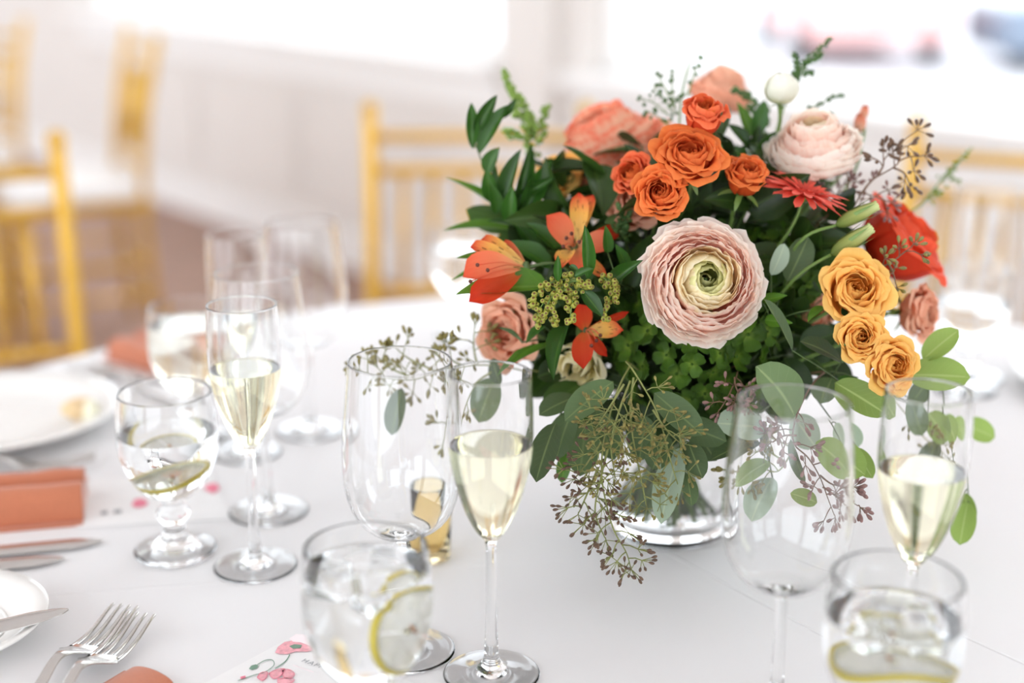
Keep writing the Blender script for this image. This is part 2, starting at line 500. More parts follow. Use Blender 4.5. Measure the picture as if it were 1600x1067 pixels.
def room_box(mb, s0, s1, n0, n1, z0, z1):
    mb.box(((s0 + s1) / 2, (n0 + n1) / 2, (z0 + z1) / 2), (s1 - s0, n1 - n0, z1 - z0), ROOM)


def wall_with_windows(name, horiz, fixed0, fixed1, lo, hi, wins, idx, sill=SILL, head=HEAD):
    """horiz 's': wall runs along s at n in fixed0..fixed1;  'n': runs along n"""
    mb = MB()
    def bx(a, b, z0, z1):
        if horiz == 's': room_box(mb, a, b, fixed0, fixed1, z0, z1)
        else: room_box(mb, fixed0, fixed1, a, b, z0, z1)
    bx(lo, hi, 0, sill); bx(lo, hi, head, CZ)
    prev = lo
    for a, b in wins:
        if a > prev: bx(prev, a, sill, head)
        prev = b
    if prev < hi: bx(prev, hi, sill, head)
    struct(name, mb.mesh(name, False), MT['wall'])
    mid = (fixed0 + fixed1) / 2
    for a, b in wins:
        w = MB()
        def fb(m, a0, b0, z0, z1, d):
            if horiz == 's': room_box(m, a0, b0, mid - d, mid + d, z0, z1)
            else: room_box(m, mid - d, mid + d, a0, b0, z0, z1)
        t = 0.05
        fb(w, a, a + t, sill, head, 0.04); fb(w, b - t, b, sill, head, 0.04)
        fb(w, a + t, b - t, sill, sill + t, 0.04); fb(w, a + t, b - t, head - t, head, 0.04)
        wo = struct('window_%d' % idx[0], w.mesh('window_frame', False), MT['white'])
        g = MB(); fb(g, a + t, b - t, sill + t, head - t, 0.003)
        put('pane', g.mesh('pane', False), MT['pane'], wo)
        idx[0] += 1


idx = [1]
wall_with_windows('wall_back', 's', -0.16, 0.0, S0, S1, [(-3.3, -0.07), (0.38, 2.7), (4.3, 6.2)], idx)
wall_with_windows('wall_left', 'n', S0 - 0.16, S0, 0.0, N1, [(0.6, 2.4), (2.8, 4.7)], idx)
wall_with_windows('wall_right', 'n', S1, S1 + 0.16, 0.0, N1, [(0.6, 2.4), (2.8, 4.7)], idx)
wall_with_windows('wall_front', 's', N1, N1 + 0.16, S0, S1, [(-6.6, -3.5), (-3.2, -0.2), (0.2, 3.2), (3.5, 6.7)], idx, 0.12, 3.1)
m = MB(); room_box(m, S0 - 0.2, S1 + 0.2, -0.2, N1 + 0.2, -0.1, 0.0); struct('floor', m.mesh('floor', False), MT['carpet'])
m = MB(); room_box(m, S0 - 0.2, S1 + 0.2, -0.2, N1 + 0.2, CZ, CZ + 0.1); struct('ceiling', m.mesh('ceiling', False), MT['ceiling'])
m = MB(); room_box(m, S0, S1, 0.0, 0.02, 0, 0.14); struct('baseboard_back', m.mesh('baseboard', False), MT['white'])
k = 1
for a, b in ((-3.4, 0.0), (0.31, 2.8)):                       # projecting ledges and apron boards
    m = MB(); room_box(m, a, b, -0.02, 0.10, SILL - 0.035, SILL); struct('trim_%d' % k, bev(m.mesh('ledge', False), 0.006), MT['white']); k += 1
    m = MB(); room_box(m, a + 0.04, b - 0.04, 0.0, 0.022, SILL - 0.15, SILL - 0.035); struct('trim_%d' % k, m.mesh('apron', False), MT['white']); k += 1
m = MB(); room_box(m, 0.03, 0.24, 0.0, 0.05, 0.14, HEAD); struct('trim_%d' % k, m.mesh('pilaster', False), MT['wall']); k += 1
for a in (-2.9, -2.05, -1.2, 0.5, 1.35, 2.2):                  # raised wainscot panels under the windows
    m = MB(); room_box(m, a, a + 0.72, 0.0, 0.012, 0.2, SILL - 0.2); struct('trim_%d' % k, bev(m.mesh('panel', False), 0.005, 1), MT['wall']); k += 1

# outside
m = MB(); m.box((3, 26, -0.65), (90, 60, 0.3)); struct('ground_outside', m.mesh('ground', False), MT['paving'])


def parked(nm, label, loc, rot, size, mat, cab=(-0.30, 0.36)):
    L, W, H = size
    c = empty(nm, label, 'car', Matrix.Translation(loc) @ Matrix.Rotation(rot, 4, 'Z'))
    m = MB(); m.box((0, 0, H * 0.36), (L, W, H * 0.40)); put('body', bev(m.mesh('body', False), H * 0.09, 3), MT[mat], c)
    def frustum(x0, x1, t0, t1, wb, wt, z0, z1):
        q = MB()
        q.add([(x0, -wb, z0), (x1, -wb, z0), (x1, wb, z0), (x0, wb, z0), (t0, -wt, z1), (t1, -wt, z1), (t1, wt, z1), (t0, wt, z1)],
              [(3, 2, 1, 0), (4, 5, 6, 7), (0, 1, 5, 4), (1, 2, 6, 5), (2, 3, 7, 6), (3, 0, 4, 7)])
        return q
    x0, x1 = L * cab[0], L * cab[1]
    put('cabin', bev(frustum(x0, x1, x0 + L * 0.1, x1 - L * 0.07, W * 0.46, W * 0.38, H * 0.55, H).mesh('cabin', False), 0.05, 2), MT[mat], c)
    for sy in (-1, 1):
        q = MB(); ya, yb_ = sy * W * 0.452, sy * W * 0.392
        q.add([(x0 + L * 0.07, ya, H * 0.62), (x1 - L * 0.05, ya, H * 0.62), (x1 - L * 0.085, yb_, H * 0.93), (x0 + L * 0.115, yb_, H * 0.93)], [(0, 1, 2, 3)])
        put('side_window', q.mesh('side_window', False), MT['carglass'], c)
        for sx in (-1, 1):
            m = MB(); m.lathe([(0, -0.1), (0.2, -0.1), (0.25, -0.11), (0.32, -0.08), (0.33, 0), (0.32, 0.08), (0.25, 0.11), (0.2, 0.1), (0, 0.1)], 20, Matrix.Translation((sx * L * 0.31, sy * (W * 0.5 - 0.08), 0.33)) @ Matrix.Rotation(R(90), 4, 'X'))
            put('wheel', m.mesh('wheel'), MT['rubber'], c)


parked('parked_van', 'pale red van parked outside beyond the window', (4.45, 19.5, -0.5), R(90), (4.4, 1.75, 2.0), 'brick', (-0.34, 0.47))
parked('parked_car', 'dark blue grey car parked outside beyond the window', (7.75, 17.6, -0.5), 0.0, (4.1, 1.7, 1.42), 'car', (-0.22, 0.42))

# ------------------------------------------------------------------ tables
def make_table(loc, rad, label_t, label_c, seed):
    t = empty('round_table', label_t, 'table', Matrix.Translation(loc))
    m = MB(); m.lathe([(0, 0.72), (rad - 0.02, 0.72), (rad - 0.012, 0.73), (rad - 0.02, 0.742), (0, 0.742)], 48)
    put('tabletop', m.mesh('tabletop'), MT['twig'], t)
    for i in range(4):
        a = i * math.pi / 2 + 0.5
        m = MB(); m.tube([(0.5 * math.cos(a), 0.5 * math.sin(a), 0), (0.42 * math.cos(a), 0.42 * math.sin(a), 0.72)], 0.016)
        put('leg', m.mesh('leg'), MT['steel'], t)
    m = MB()
    n, rings = 160, 16
    vs, fs, uv = [Vector((0, 0, TZ))], [], [(0, 0)]
    for k in range(1, rings + 1):
        for i in range(n):
            a = 2 * math.pi * i / n
            if k <= 6:
                r, z = rad * k / 6, TZ - (0.002 if k == 6 else 0)
            else:
                q = (k - 6) / (rings - 6)
                wav = math.sin(a * 17 + seed + 1.2 * math.sin(a * 3)) * 0.055 * q
                r = rad + 0.01 + 0.05 * q + wav * min(1, q * 1.5)
                z = TZ - 0.006 - (TZ - 0.02) * q
            vs.append(Vector((r * math.cos(a), r * math.sin(a), z))); uv.append((i / n, k / rings))
    for i in range(n): fs.append((0, 1 + i, 1 + (i + 1) % n))
    for k in range(rings - 1):
        for i in range(n):
            a, b = 1 + k * n + i, 1 + k * n + (i + 1) % n
            fs.append((a, a + n, b + n, b))
    # object origin kept at the world origin so the fold lines lie where they were pressed
    m.add([v + Vector((loc[0], loc[1], 0)) for v in vs], fs, uv)
    tag(put('tablecloth', m.mesh('tablecloth'), MT['linen']), label_c, 'tablecloth')


VX, VY = 0.13, 1.098
make_table((0.13, 1.06, 0), 0.83, 'round banquet table under the cloth with the bouquet', 'white cloth on the round table that carries the bouquet', 0.0)
make_table((-2.33, 3.5, 0), 0.8, 'round banquet table near the gold chairs, without bouquet', 'white cloth on the bare round table by the window wall', 1.3)


# ------------------------------------------------------------------ gold chiavari chairs
def make_chair(loc, rot, label):
    c = empty('chiavari_chair', label, 'chair', Matrix.Translation(loc) @ Matrix.Rotation(rot, 4, 'Z'), 'gold chiavari chairs')
    # local: seat faces -Y (front), back at +Y
    def ringed(m, p, q, r):
        p, q = Vector(p), Vector(q)
        n = 24
        m.tube([p.lerp(q, i / n) for i in range(n + 1)], lambda t: r * (1 + (0.22 if int(t * n) in (4, 5, 12, 13, 19, 20) else 0)), n=10)
    for x in (-0.19, 0.19):
        m = MB(); ringed(m, (x, -0.19, 0), (x, -0.19, 0.44), 0.014); put('leg', m.mesh('leg'), MT['gold'], c)
        m = MB()
        m.tube(smoothpts([(x, 0.20, 0), (x, 0.185, 0.25), (x, 0.18, 0.45), (x * 1.0, 0.205, 0.70), (x * 1.03, 0.25, 0.905)], 6), 0.0155, 0.0135, n=10)
        m.lathe([(0, 0), (0.012, 0.0), (0.017, 0.008), (0.012, 0.02), (0, 0.026)], 10, Matrix.Translation((x * 1.03, 0.25, 0.90)))
        put('back_post', m.mesh('back_post'), MT['gold'], c)
    m = MB(); m.box((0, 0, 0.435), (0.41, 0.41, 0.03)); put('seat', bev(m.mesh('seat', False), 0.008), MT['gold'], c)
    m = MB(); m.box((0, -0.005, 0.475), (0.40, 0.39, 0.05)); put('cushion', bev(m.mesh('cushion', False), 0.022, 4), MT['cushion'], c)
    def yb(z): return 0.18 + 0.07 * max(0, (z - 0.45) / 0.455) ** 1.6
    for z in (0.86, 0.80, 0.585, 0.53):
        m = MB(); m.tube([(-0.195, yb(z), z), (0, yb(z) + 0.02, z), (0.195, yb(z), z)], 0.0105, n=8); put('back_rail', m.mesh('back_rail'), MT['gold'], c)
    for i in range(6):
        x = -0.135 + 0.054 * i
        bow = 0.02 * (1 - (x / 0.195) ** 2)
        m = MB(); m.tube([(x, yb(0.585) + bow, 0.585), (x, yb(0.8) + bow, 0.80)], 0.0075, n=8); put('spindle', m.mesh('spindle'), MT['gold'], c)
    for z in (0.14, 0.24):
        for p, q in (((-0.19, -0.19), (0.19, -0.19)), ((-0.19, -0.19), (-0.19, 0.19)), ((0.19, -0.19), (0.19, 0.19)), ((-0.19, 0.19), (0.19, 0.19))):
            m = MB(); m.tube([(p[0], p[1], z + 0.02 * (p[0] == q[0])), (q[0], q[1], z + 0.02 * (p[0] == q[0]))], 0.009, n=8); put('stretcher', m.mesh('stretcher'), MT['gold'], c)
    return c


make_chair((-0.075, 2.33, 0), R(-3), 'gold chiavari chair across the table, straight behind the alstroemeria')
make_chair((0.72, 2.06, 0), R(-30), 'gold chiavari chair across the table beside the window ledge')
make_chair((-0.755, 1.90, 0), R(30), 'gold chiavari chair beside the plate with the bread roll')
make_chair((-1.33, 4.22, 0), R(-64), 'gold chiavari chair turned side on to the bare round table')
make_chair((-1.92, 4.72, 0), R(-30), 'gold chiavari chair behind the bare round table by the window wall')


# ------------------------------------------------------------------ glassware
def arcpts(p0, p1, p2, n):
    return [bez([p0, p1, p2], i / n) for i in range(n + 1)]


def bez4(a, b, c, d, n):
    return [bez([a, b, c, d], i / n) for i in range(n + 1)]


WINE_H, FLUTE_H, GOB_H = 0.211, 0.213, 0.135
# outer bowl curves (r, z)
WINE_B = bez4((0.0042, 0.088), (0.034, 0.090), (0.0415, 0.115), (0.0397, 0.150), 14) + bez4((0.0397, 0.150), (0.0386, 0.170), (0.0362, 0.190), (0.0342, WINE_H), 8)[1:]
FLUTE_B = bez4((0.0040, 0.099), (0.012, 0.104), (0.022, 0.128), (0.0263, 0.155), 12) + bez4((0.0263, 0.155), (0.0282, 0.168), (0.0276, 0.19), (0.0262, FLUTE_H), 8)[1:]
GOB_B = bez4((0.0085, 0.047), (0.026, 0.050), (0.0395, 0.075), (0.0392, 0.100), 12) + bez4((0.0392, 0.100), (0.0390, 0.115), (0.0378, 0.126), (0.0365, GOB_H), 6)[1:]
WINE_S = [(0, 0.0022), (0.004, 0.0022), (0.016, 0.0016), (0.0300, 0.0006), (0.0325, 0.0004), (0.0336, 0.0007), (0.0340, 0.0013), (0.0336, 0.0018), (0.0325, 0.0021), (0.0300, 0.0024)] + bez4((0.0280, 0.0026), (0.014, 0.0036), (0.0062, 0.0052), (0.0048, 0.016), 12) + [(0.0040, 0.030), (0.0036, 0.055), (0.0038, 0.080)]
FLUTE_S = [(0, 0.0022), (0.004, 0.0022), (0.016, 0.0016), (0.0287, 0.0006), (0.0312, 0.0004), (0.0323, 0.0007), (0.0327, 0.0013), (0.0323, 0.0018), (0.0312, 0.0021), (0.0287, 0.0024)] + bez4((0.0267, 0.0026), (0.014, 0.0036), (0.0062, 0.0052), (0.0048, 0.016), 12) + [(0.0042, 0.032), (0.0037, 0.06), (0.0037, 0.09)]
GOB_S = [(0, 0.004), (0.006, 0.0038), (0.020, 0.0022), (0.029, 0.0008), (0.0312, 0.0006), (0.0325, 0.0012), (0.033, 0.0024), (0.0326, 0.0036), (0.0312, 0.0044)] + bez4((0.030, 0.0048), (0.018, 0.0085), (0.0092, 0.011), (0.0088, 0.0235), 12) + [(0.0088, 0.026), (0.0120, 0.030), (0.0135, 0.034), (0.0120, 0.038), (0.0086, 0.043)]


def inset(curve, th):
    """inner wall running from the rim down to the axis"""
    inn = []
    for i, (r, z) in enumerate(curve):
        p, q = curve[max(i - 1, 0)], curve[min(i + 1, len(curve) - 1)]
        dr, dz = q[0] - p[0], q[1] - p[1]
        l = math.hypot(dr, dz)
        inn.append((r - dz / l * th, z + dr / l * th))
    inn[-1] = (curve[-1][0] - th, curve[-1][1])
    return [(max(r, 0.0), z) for r, z in inn]


def vessel_mesh(name, stem, bowl, th, base_th):
    inner = [(r, max(z, bowl[0][1] + base_th)) for r, z in inset(bowl, th)]
    inner = [p for p in inner if p[0] > 0.003]
    zb = inner[0][1]
    ro, zt = bowl[-1]; q0 = bowl[-2]; q1 = inner[-2]
    sup_o = (ro + (q0[0] - ro) * 0.12, zt + (q0[1] - zt) * 0.12)
    sup_i = (ro - th + (q1[0] - ro + th) * 0.12, zt + (q1[1] - zt) * 0.12)
    rim = [(ro - th / 2 + th / 2 * math.cos(a_), zt + th / 2 * math.sin(a_)) for a_ in [math.pi * k_ / 8 for k_ in range(9)]]
    prof = stem + bowl[:-1] + [sup_o] + rim + [sup_i] + inner[:-1][::-1] + [(0.0008, zb - 0.0002), (0, zb - 0.0002)]
    m = MB(); m.lathe(prof, 56)
    return m.mesh(name), inner


WINE_ME, WINE_IN = vessel_mesh('wine_glass', WINE_S, WINE_B, 0.0011, 0.004)
FLUTE_ME, FLUTE_IN = vessel_mesh('flute', FLUTE_S, FLUTE_B, 0.0012, 0.005)
GOB_ME, GOB_IN = vessel_mesh('goblet', GOB_S, GOB_B, 0.0019, 0.006)


def liquid_mesh(name, inner, level, eps=0.00025):
    pts = [(r + eps, z - eps * 0.5) for r, z in inner if z < level]
    a = [p for p in inner if p[1] < level][-1]
    nxt = [p for p in inner if p[1] >= level][0]
    t = (level - a[1]) / max(1e-6, nxt[1] - a[1])
    re = a[0] + (nxt[0] - a[0]) * t + eps
    pts += [(re - 0.00005, level - 0.0004), (re, level), (re - 0.0003, level - 0.0001), (re - 0.0008, level - 0.0004), (re - 0.0015, level - 0.0006), (re - 0.002, level - 0.0006)]
    m = MB(); m.lathe([(0, pts[0][1])] + pts + [(0.001, level - 0.0006), (0, level - 0.0006)], 48)
    return m.mesh(name)


def glass(name, me, inner, loc, label, cat, group, liquid=None, level=0, lname='water'):
    g = empty(name, label, cat, Matrix.Translation(loc), group)
    put('bowl_and_stem', me, MT['glass'], g)
    if liquid:
        put(lname, liquid_mesh(lname, inner, level), MT[liquid], g)
    return g


def base(px, py):
    return T(px, py)


def byrim(px, py, h):
    p = T(px, py, TZ + h)
    return Vector((p.x, p.y, TZ))


L_W1 = base(635, 1017); L_F1 = base(768, 1054); L_F3 = base(400, 885); L_G3 = base(275, 862); L_W3 = base(420, 800)
L_G1 = byrim(571, 855, GOB_H); L_G2 = byrim(1403, 903, GOB_H); L_W2 = byrim(1240, 628, WINE_H); L_F2 = byrim(1452, 612, FLUTE_H)
GW, GF, GG = 'empty wine glasses', 'filled champagne flutes', 'water goblets'
glass('wine_glass', WINE_ME, WINE_IN, L_W1, 'empty wine glass between the sharp champagne flute and the floral card', 'wine glass', GW)
glass('wine_glass', WINE_ME, WINE_IN, L_W2, 'empty wine glass in front of the vase, beside the yellow roses', 'wine glass', GW)
glass('wine_glass', WINE_ME, WINE_IN, L_W3, 'empty wine glass directly behind the flute beside the lemon water goblet', 'wine glass', GW)
glass('champagne_flute', FLUTE_ME, FLUTE_IN, L_F1, 'champagne flute of pale sparkling wine in front of the seeded eucalyptus', 'flute', GF, 'wine', 0.166, 'sparkling_wine')
glass('champagne_flute', FLUTE_ME, FLUTE_IN, L_F2, 'champagne flute of sparkling wine beneath the yellow roses', 'flute', GF, 'wine', 0.163, 'sparkling_wine')
glass('champagne_flute', FLUTE_ME, FLUTE_IN, L_F3, 'champagne flute of sparkling wine near the terracotta napkin roll', 'flute', GF, 'wine', 0.164, 'sparkling_wine')
glass('water_goblet', GOB_ME, GOB_IN, L_G1, 'full water goblet with ice standing on the floral card', 'goblet', GG, 'water', 0.122)
glass('water_goblet', GOB_ME, GOB_IN, L_G2, 'water goblet with a curved lemon slice under the wine glass nearest the vase', 'goblet', GG, 'water', 0.112)
glass('water_goblet', GOB_ME, GOB_IN, L_G3, 'water goblet with lemon near the terracotta napkin roll', 'goblet', GG, 'water', 0.103)
# far place settings
L_WF = byrim(472, 348, WINE_H); L_FF = byrim(366, 366, FLUTE_H); L_GF = byrim(292, 478, GOB_H)
glass('wine_glass', WINE_ME, WINE_IN, L_WF, 'empty wine glass far across the table towards the gold chair', 'wine glass', GW)
glass('champagne_flute', FLUTE_ME, FLUTE_IN, L_FF, 'nearly empty champagne flute far across the table', 'flute', GF, 'wine', 0.135, 'sparkling_wine')
glass('water_goblet', GOB_ME, GOB_IN, L_GF, 'goblet of cloudy lemon water next to the far terracotta napkin', 'goblet', GG, 'lemonade', 0.118, 'lemon_water')
L_WR = byrim(1546, 296, WINE_H); L_GR = byrim(1526, 420, GOB_H)
glass('wine_glass', WINE_ME, WINE_IN, L_WR, 'empty wine glass behind the red poppy', 'wine glass', GW)
glass('water_goblet', GOB_ME, GOB_IN, L_GR, 'half full water goblet beside the red poppy', 'goblet', GG, 'water', 0.1)
L_GB = byrim(722, 356, GOB_H); L_WB = byrim(650, 330, WINE_H)
glass('water_goblet', GOB_ME, GOB_IN, L_GB, 'water goblet behind the speckled orange alstroemeria', 'goblet', GG, 'water', 0.11)


# lemon slices, ice
def lemon(mtx, label, rad=0.024, bend=0.0):
    e = empty('lemon_slice', label, 'lemon slice', mtx, 'lemon slices in the goblets')
    def bent(m, name):
        vs = []
        for x, y, z in m.v: vs.append((x, y, z - bend * x * x))
        m.v = vs
        return m.mesh(name)
    m = MB(); m.lathe([(rad * 0.93, -0.0022), (rad, -0.0018), (rad, 0.0018), (rad * 0.93, 0.0022)], 40, closed=True); put('rind', bent(m, 'rind'), MT['rind'], e)
    m = MB(); m.lathe([(rad * 0.86, -0.0016), (rad * 0.93, -0.0018), (rad * 0.93, 0.0018), (rad * 0.86, 0.0016)], 40, closed=True); m.lathe([(0, -0.0012), (rad * 0.09, -0.0012), (rad * 0.09, 0.0012), (0, 0.0012)], 12); put('pith', bent(m, 'pith'), MT['pith'], e)
    for i in range(9):
        m = MB()
        a0 = 2 * math.pi * i / 9
        def seg(u, v):
            r = rad * (0.09 + 0.775 * v)
            a = a0 + (u - 0.5) * 2 * math.pi / 9 * 0.86
            return (r * math.cos(a), r * math.sin(a), 0.0012)
        m.grid(4, 4, seg)
        def seg2(u, v):
            q = seg(1 - u, v); return (q[0], q[1], -0.0012)
        m.grid(4, 4, seg2)
        put('segment', bent(m, 'segment'), MT['flesh'], e)
    m = MB(); m.lathe([(0, -0.004), (0.001, -0.002), (0.0014, 0), (0.001, 0.002), (0, 0.0045)], 8, Matrix.Translation((0.002, 0.0, 0.0025)) @ Matrix.Rotation(R(90), 4, 'X')); put('seed', m.mesh('seed'), MT['seed'], e)
    return e


lemon(frame(L_G1 + Vector((0.017, 0.0, 0.085)), Vector((0.84, -0.52, 0.10)), 0.4), 'upright lemon slice in the iced goblet on the floral card', 0.0245)
lemon(frame(L_G2 + Vector((0, -0.004, 0.090)), Vector((0.0, 0.06, 1.0)), 0.0), 'curved lemon slice in the goblet under the wine glass nearest the vase', 0.027, 14)
lemon(frame(L_G3 + Vector((0.0, 0, 0.069)), Vector((-0.2, -0.22, 0.95)), 1.2), 'lemon slice at the bottom of the goblet near the napkin roll', 0.0235)


def ice(loc, rot, s, label):
    m = MB(); m.box((0, 0, 0), (s, s * 0.9, s * 0.8)); me = bev(m.mesh('ice', False), s * 0.16, 3)
    me.polygons.foreach_set('use_smooth', [True] * len(me.polygons))
    o = put('ice_cube', me, MT['ice']); o.location = loc; o.rotation_euler = rot
    tag(o, label, 'ice', 'ice cubes in the goblets')


for dx, dy, dz, a in ((-0.018, 0.003, 0.114, 0.3), (0.003, -0.013, 0.112, 1.0), (0.008, 0.018, 0.114, 2.0)):
    ice(L_G1 + Vector((dx, dy, dz)), (a, a * 0.7, a), 0.019, 'clear ice cube floating in the goblet with the upright lemon slice')
for dx, dy, dz, a in ((-0.013, 0.0, 0.104, 0.8), (0.015, 0.004, 0.104, 1.9)):
    ice(L_G2 + Vector((dx, dy, dz)), (a, a * 0.7, a), 0.019, 'clear ice cube floating in the goblet with the curved lemon slice')

# amber votive
va = T(676, 872)
vo = empty('votive_holder', 'small amber glass votive holder behind the wine glass on the cloth', 'votive', Matrix.Translation(va))
m = MB(); m.lathe([(0, 0.0005), (0.0125, 0.0005), (0.0145, 0.003), (0.0155, 0.035), (0.0165, 0.062), (0.0160, 0.063), (0.0150, 0.062), (0.0140, 0.035), (0.0130, 0.006), (0, 0.0055)], 32)
put('cup', m.mesh('cup'), MT['amber'], vo)

# ------------------------------------------------------------------ plates, cutlery, napkins, cards
def plate(loc, rad, label, name='dinner_plate', cat='plate'):
    e = empty(name, label, cat, Matrix.Translation(loc), 'white plates')
    s = rad
    pr = [(0, 0.004), (s * 0.5, 0.004), (s * 0.58, 0.0), (s * 0.62, 0.0), (s * 0.68, 0.006), (s * 0.85, 0.013), (s * 0.99, 0.0185), (s, 0.0200), (s * 0.985, 0.0215), (s * 0.84, 0.0165), (s * 0.70, 0.0115), (s * 0.62, 0.0080), (s * 0.5, 0.0070), (0, 0.0070)]
    m = MB(); m.lathe(pr, 72); put('dish', m.mesh('dish'), MT['porcelain'], e)
    m = MB(); m.lathe([(s * 0.60, 0.0082), (s * 0.615, 0.0094), (s * 0.63, 0.0092)], 64); put('well_ring', m.mesh('well_ring'), MT['porcelain'], e)
    return e


p0 = T(-100, 1004); plate(p0, 0.078, 'small white bread plate beside the two stacked forks', 'bread_plate')
p1 = T(-10, 668); plate(p1, 0.125, 'white dinner plate holding a bread roll near the napkin roll')
p2 = T(1600, 655); plate(T(1778, 612), 0.13, 'bare white dinner plate behind the goblet beside the red poppy')
# bread roll on plate
br = empty('bread_roll', 'half eaten pale bread roll on the dinner plate', 'bread', Matrix.Translation(T(128, 668) + Vector((0, 0, 0.0125))))
m = MB()
m.lathe([(0, 0), (0.013, 0), (0.018, 0.006), (0.016, 0.013), (0.009, 0.017), (0, 0.018)], 18)
m.v = [(x * (1 + 0.25 * noise.noise(Vector((x, y, z)) * 60)), y * (1 + 0.25 * noise.noise(Vector((x, y, z + 3)) * 60)), z) for x, y, z in m.v]
put('crust', m.mesh('crust'), MT['bread'], br)
m = MB(); m.lathe([(0, 0), (0.008, 0.0005), (0.011, 0.003), (0.006, 0.006), (0, 0.007)], 14, Matrix.Translation((0.012, -0.008, 0.008)) @ Matrix.Rotation(R(55), 4, 'X')); put('crumb', m.mesh('crumb'), MT['pith'], br)


def align(a, b, roll=0.0, up=Vector((0, 0, 1))):
    """frame at a, +Y towards b, Z near up"""
    y = (b - a).normalized(); x = y.cross(up).normalized(); z = x.cross(y)
    M3 = Matrix((x, y, z)).transposed().to_4x4()
    return Matrix.Translation(a) @ M3 @ Matrix.Rotation(roll, 4, 'Y')


def fork(tip, towards, label, zlift=0.0):
    """tip of the tines at 'tip'; the handle runs to 'towards'"""
    d = (towards - tip); d.z = 0; d.normalize()
    mt = align(Vector((tip.x, tip.y, TZ + zlift)), Vector((tip.x, tip.y, TZ + zlift)) + d)
    e = empty('dinner_fork', label, 'fork', mt, 'stainless cutlery')
    def zc(y):   # side profile
        return 0.0035 + 0.011 * math.exp(-((y - 0.0) / 0.022) ** 2) * 0.6 + 0.0125 * math.exp(-((y - 0.088) / 0.022) ** 2)
    for i in range(4):
        x = (i - 1.5) * 0.0068
        m = MB()
        def tn(u, v, x=x):
            y = v * 0.056; w = 0.0012 + 0.0013 * v
            a = 2 * math.pi * u
            return (x * (0.96 + 0.04 * v) + w * math.cos(a), y, zc(y) + 0.0011 * math.sin(a))
        m.grid(8, 12, tn); put('tine', m.mesh('tine'), MT['steel'], e)
    m = MB()
    def hd(u, v):
        y = 0.053 + v * 0.147
        w = 0.0128 if v < 0.06 else (0.0128 * (1 - (v - 0.06) / 0.2) ** 1.6 + 0.0038 if v < 0.26 else 0.0038 + 0.0058 * ((v - 0.26) / 0.74) ** 1.4)
        if v > 0.97: w *= 0.75
        a = 2 * math.pi * u
        return (w * math.cos(a), y, zc(y) + 0.0014 * math.sin(a))
    m.grid(14, 40, hd); put('handle', m.mesh('handle'), MT['steel'], e)
    return e


def knife(tip, towards, label, z=0.004):
    d = (towards - tip); d.z = 0; d.normalize()
    a = Vector((tip.x, tip.y, TZ + z))
    e = empty('dinner_knife', label, 'knife', align(a, a + d), 'stainless cutlery')
    m = MB()
    def bl_(u, v):
        y = v * 0.11; w = 0.0095 * min(1, (v / 0.22) ** 0.55 if v > 0 else 0) + 0.0008
        a_ = 2 * math.pi * u
        return (w * math.cos(a_) + 0.003 * (1 - v), y, 0.0009 * math.sin(a_))
    m.grid(14, 30, bl_); put('blade', m.mesh('blade'), MT['steel'], e)
    m = MB()
    def hn(u, v):
        y = 0.108 + v * 0.11; w = 0.0045 + 0.005 * v
        if v > 0.95: w *= 0.75
        a_ = 2 * math.pi * u
        return (w * math.cos(a_), y, 0.0028 * math.sin(a_))
    m.grid(14, 24, hn); put('handle', m.mesh('handle'), MT['steel'], e)


fork(T(198, 965), T(60, 1090), 'stainless fork with four tines, lower one of the stacked pair', 0.0)
fork(T(224, 985), T(100, 1110), 'stainless fork resting on the other fork beside the bread plate', 0.0035)
knife(T(113, 1002), T(-60, 1044), 'stainless butter knife lying over the bread plate rim', 0.0235)
knife(T(160, 852), T(-160, 880), 'stainless knife beside the terracotta napkin roll', 0.003)
knife(T(100, 880), T(-200, 905), 'second stainless knife lying in front of the one beside the napkin roll', 0.003)
fork(T(150, 728), T(-160, 752), 'stainless fork lying between the dinner plate and the napkin roll', 0.0)
fork(T(110, 582), T(250, 622), 'stainless fork beside the far terracotta napkin', 0.0)
knife(T(140, 570), T(290, 606), 'stainless knife beside the far terracotta napkin', 0.003)


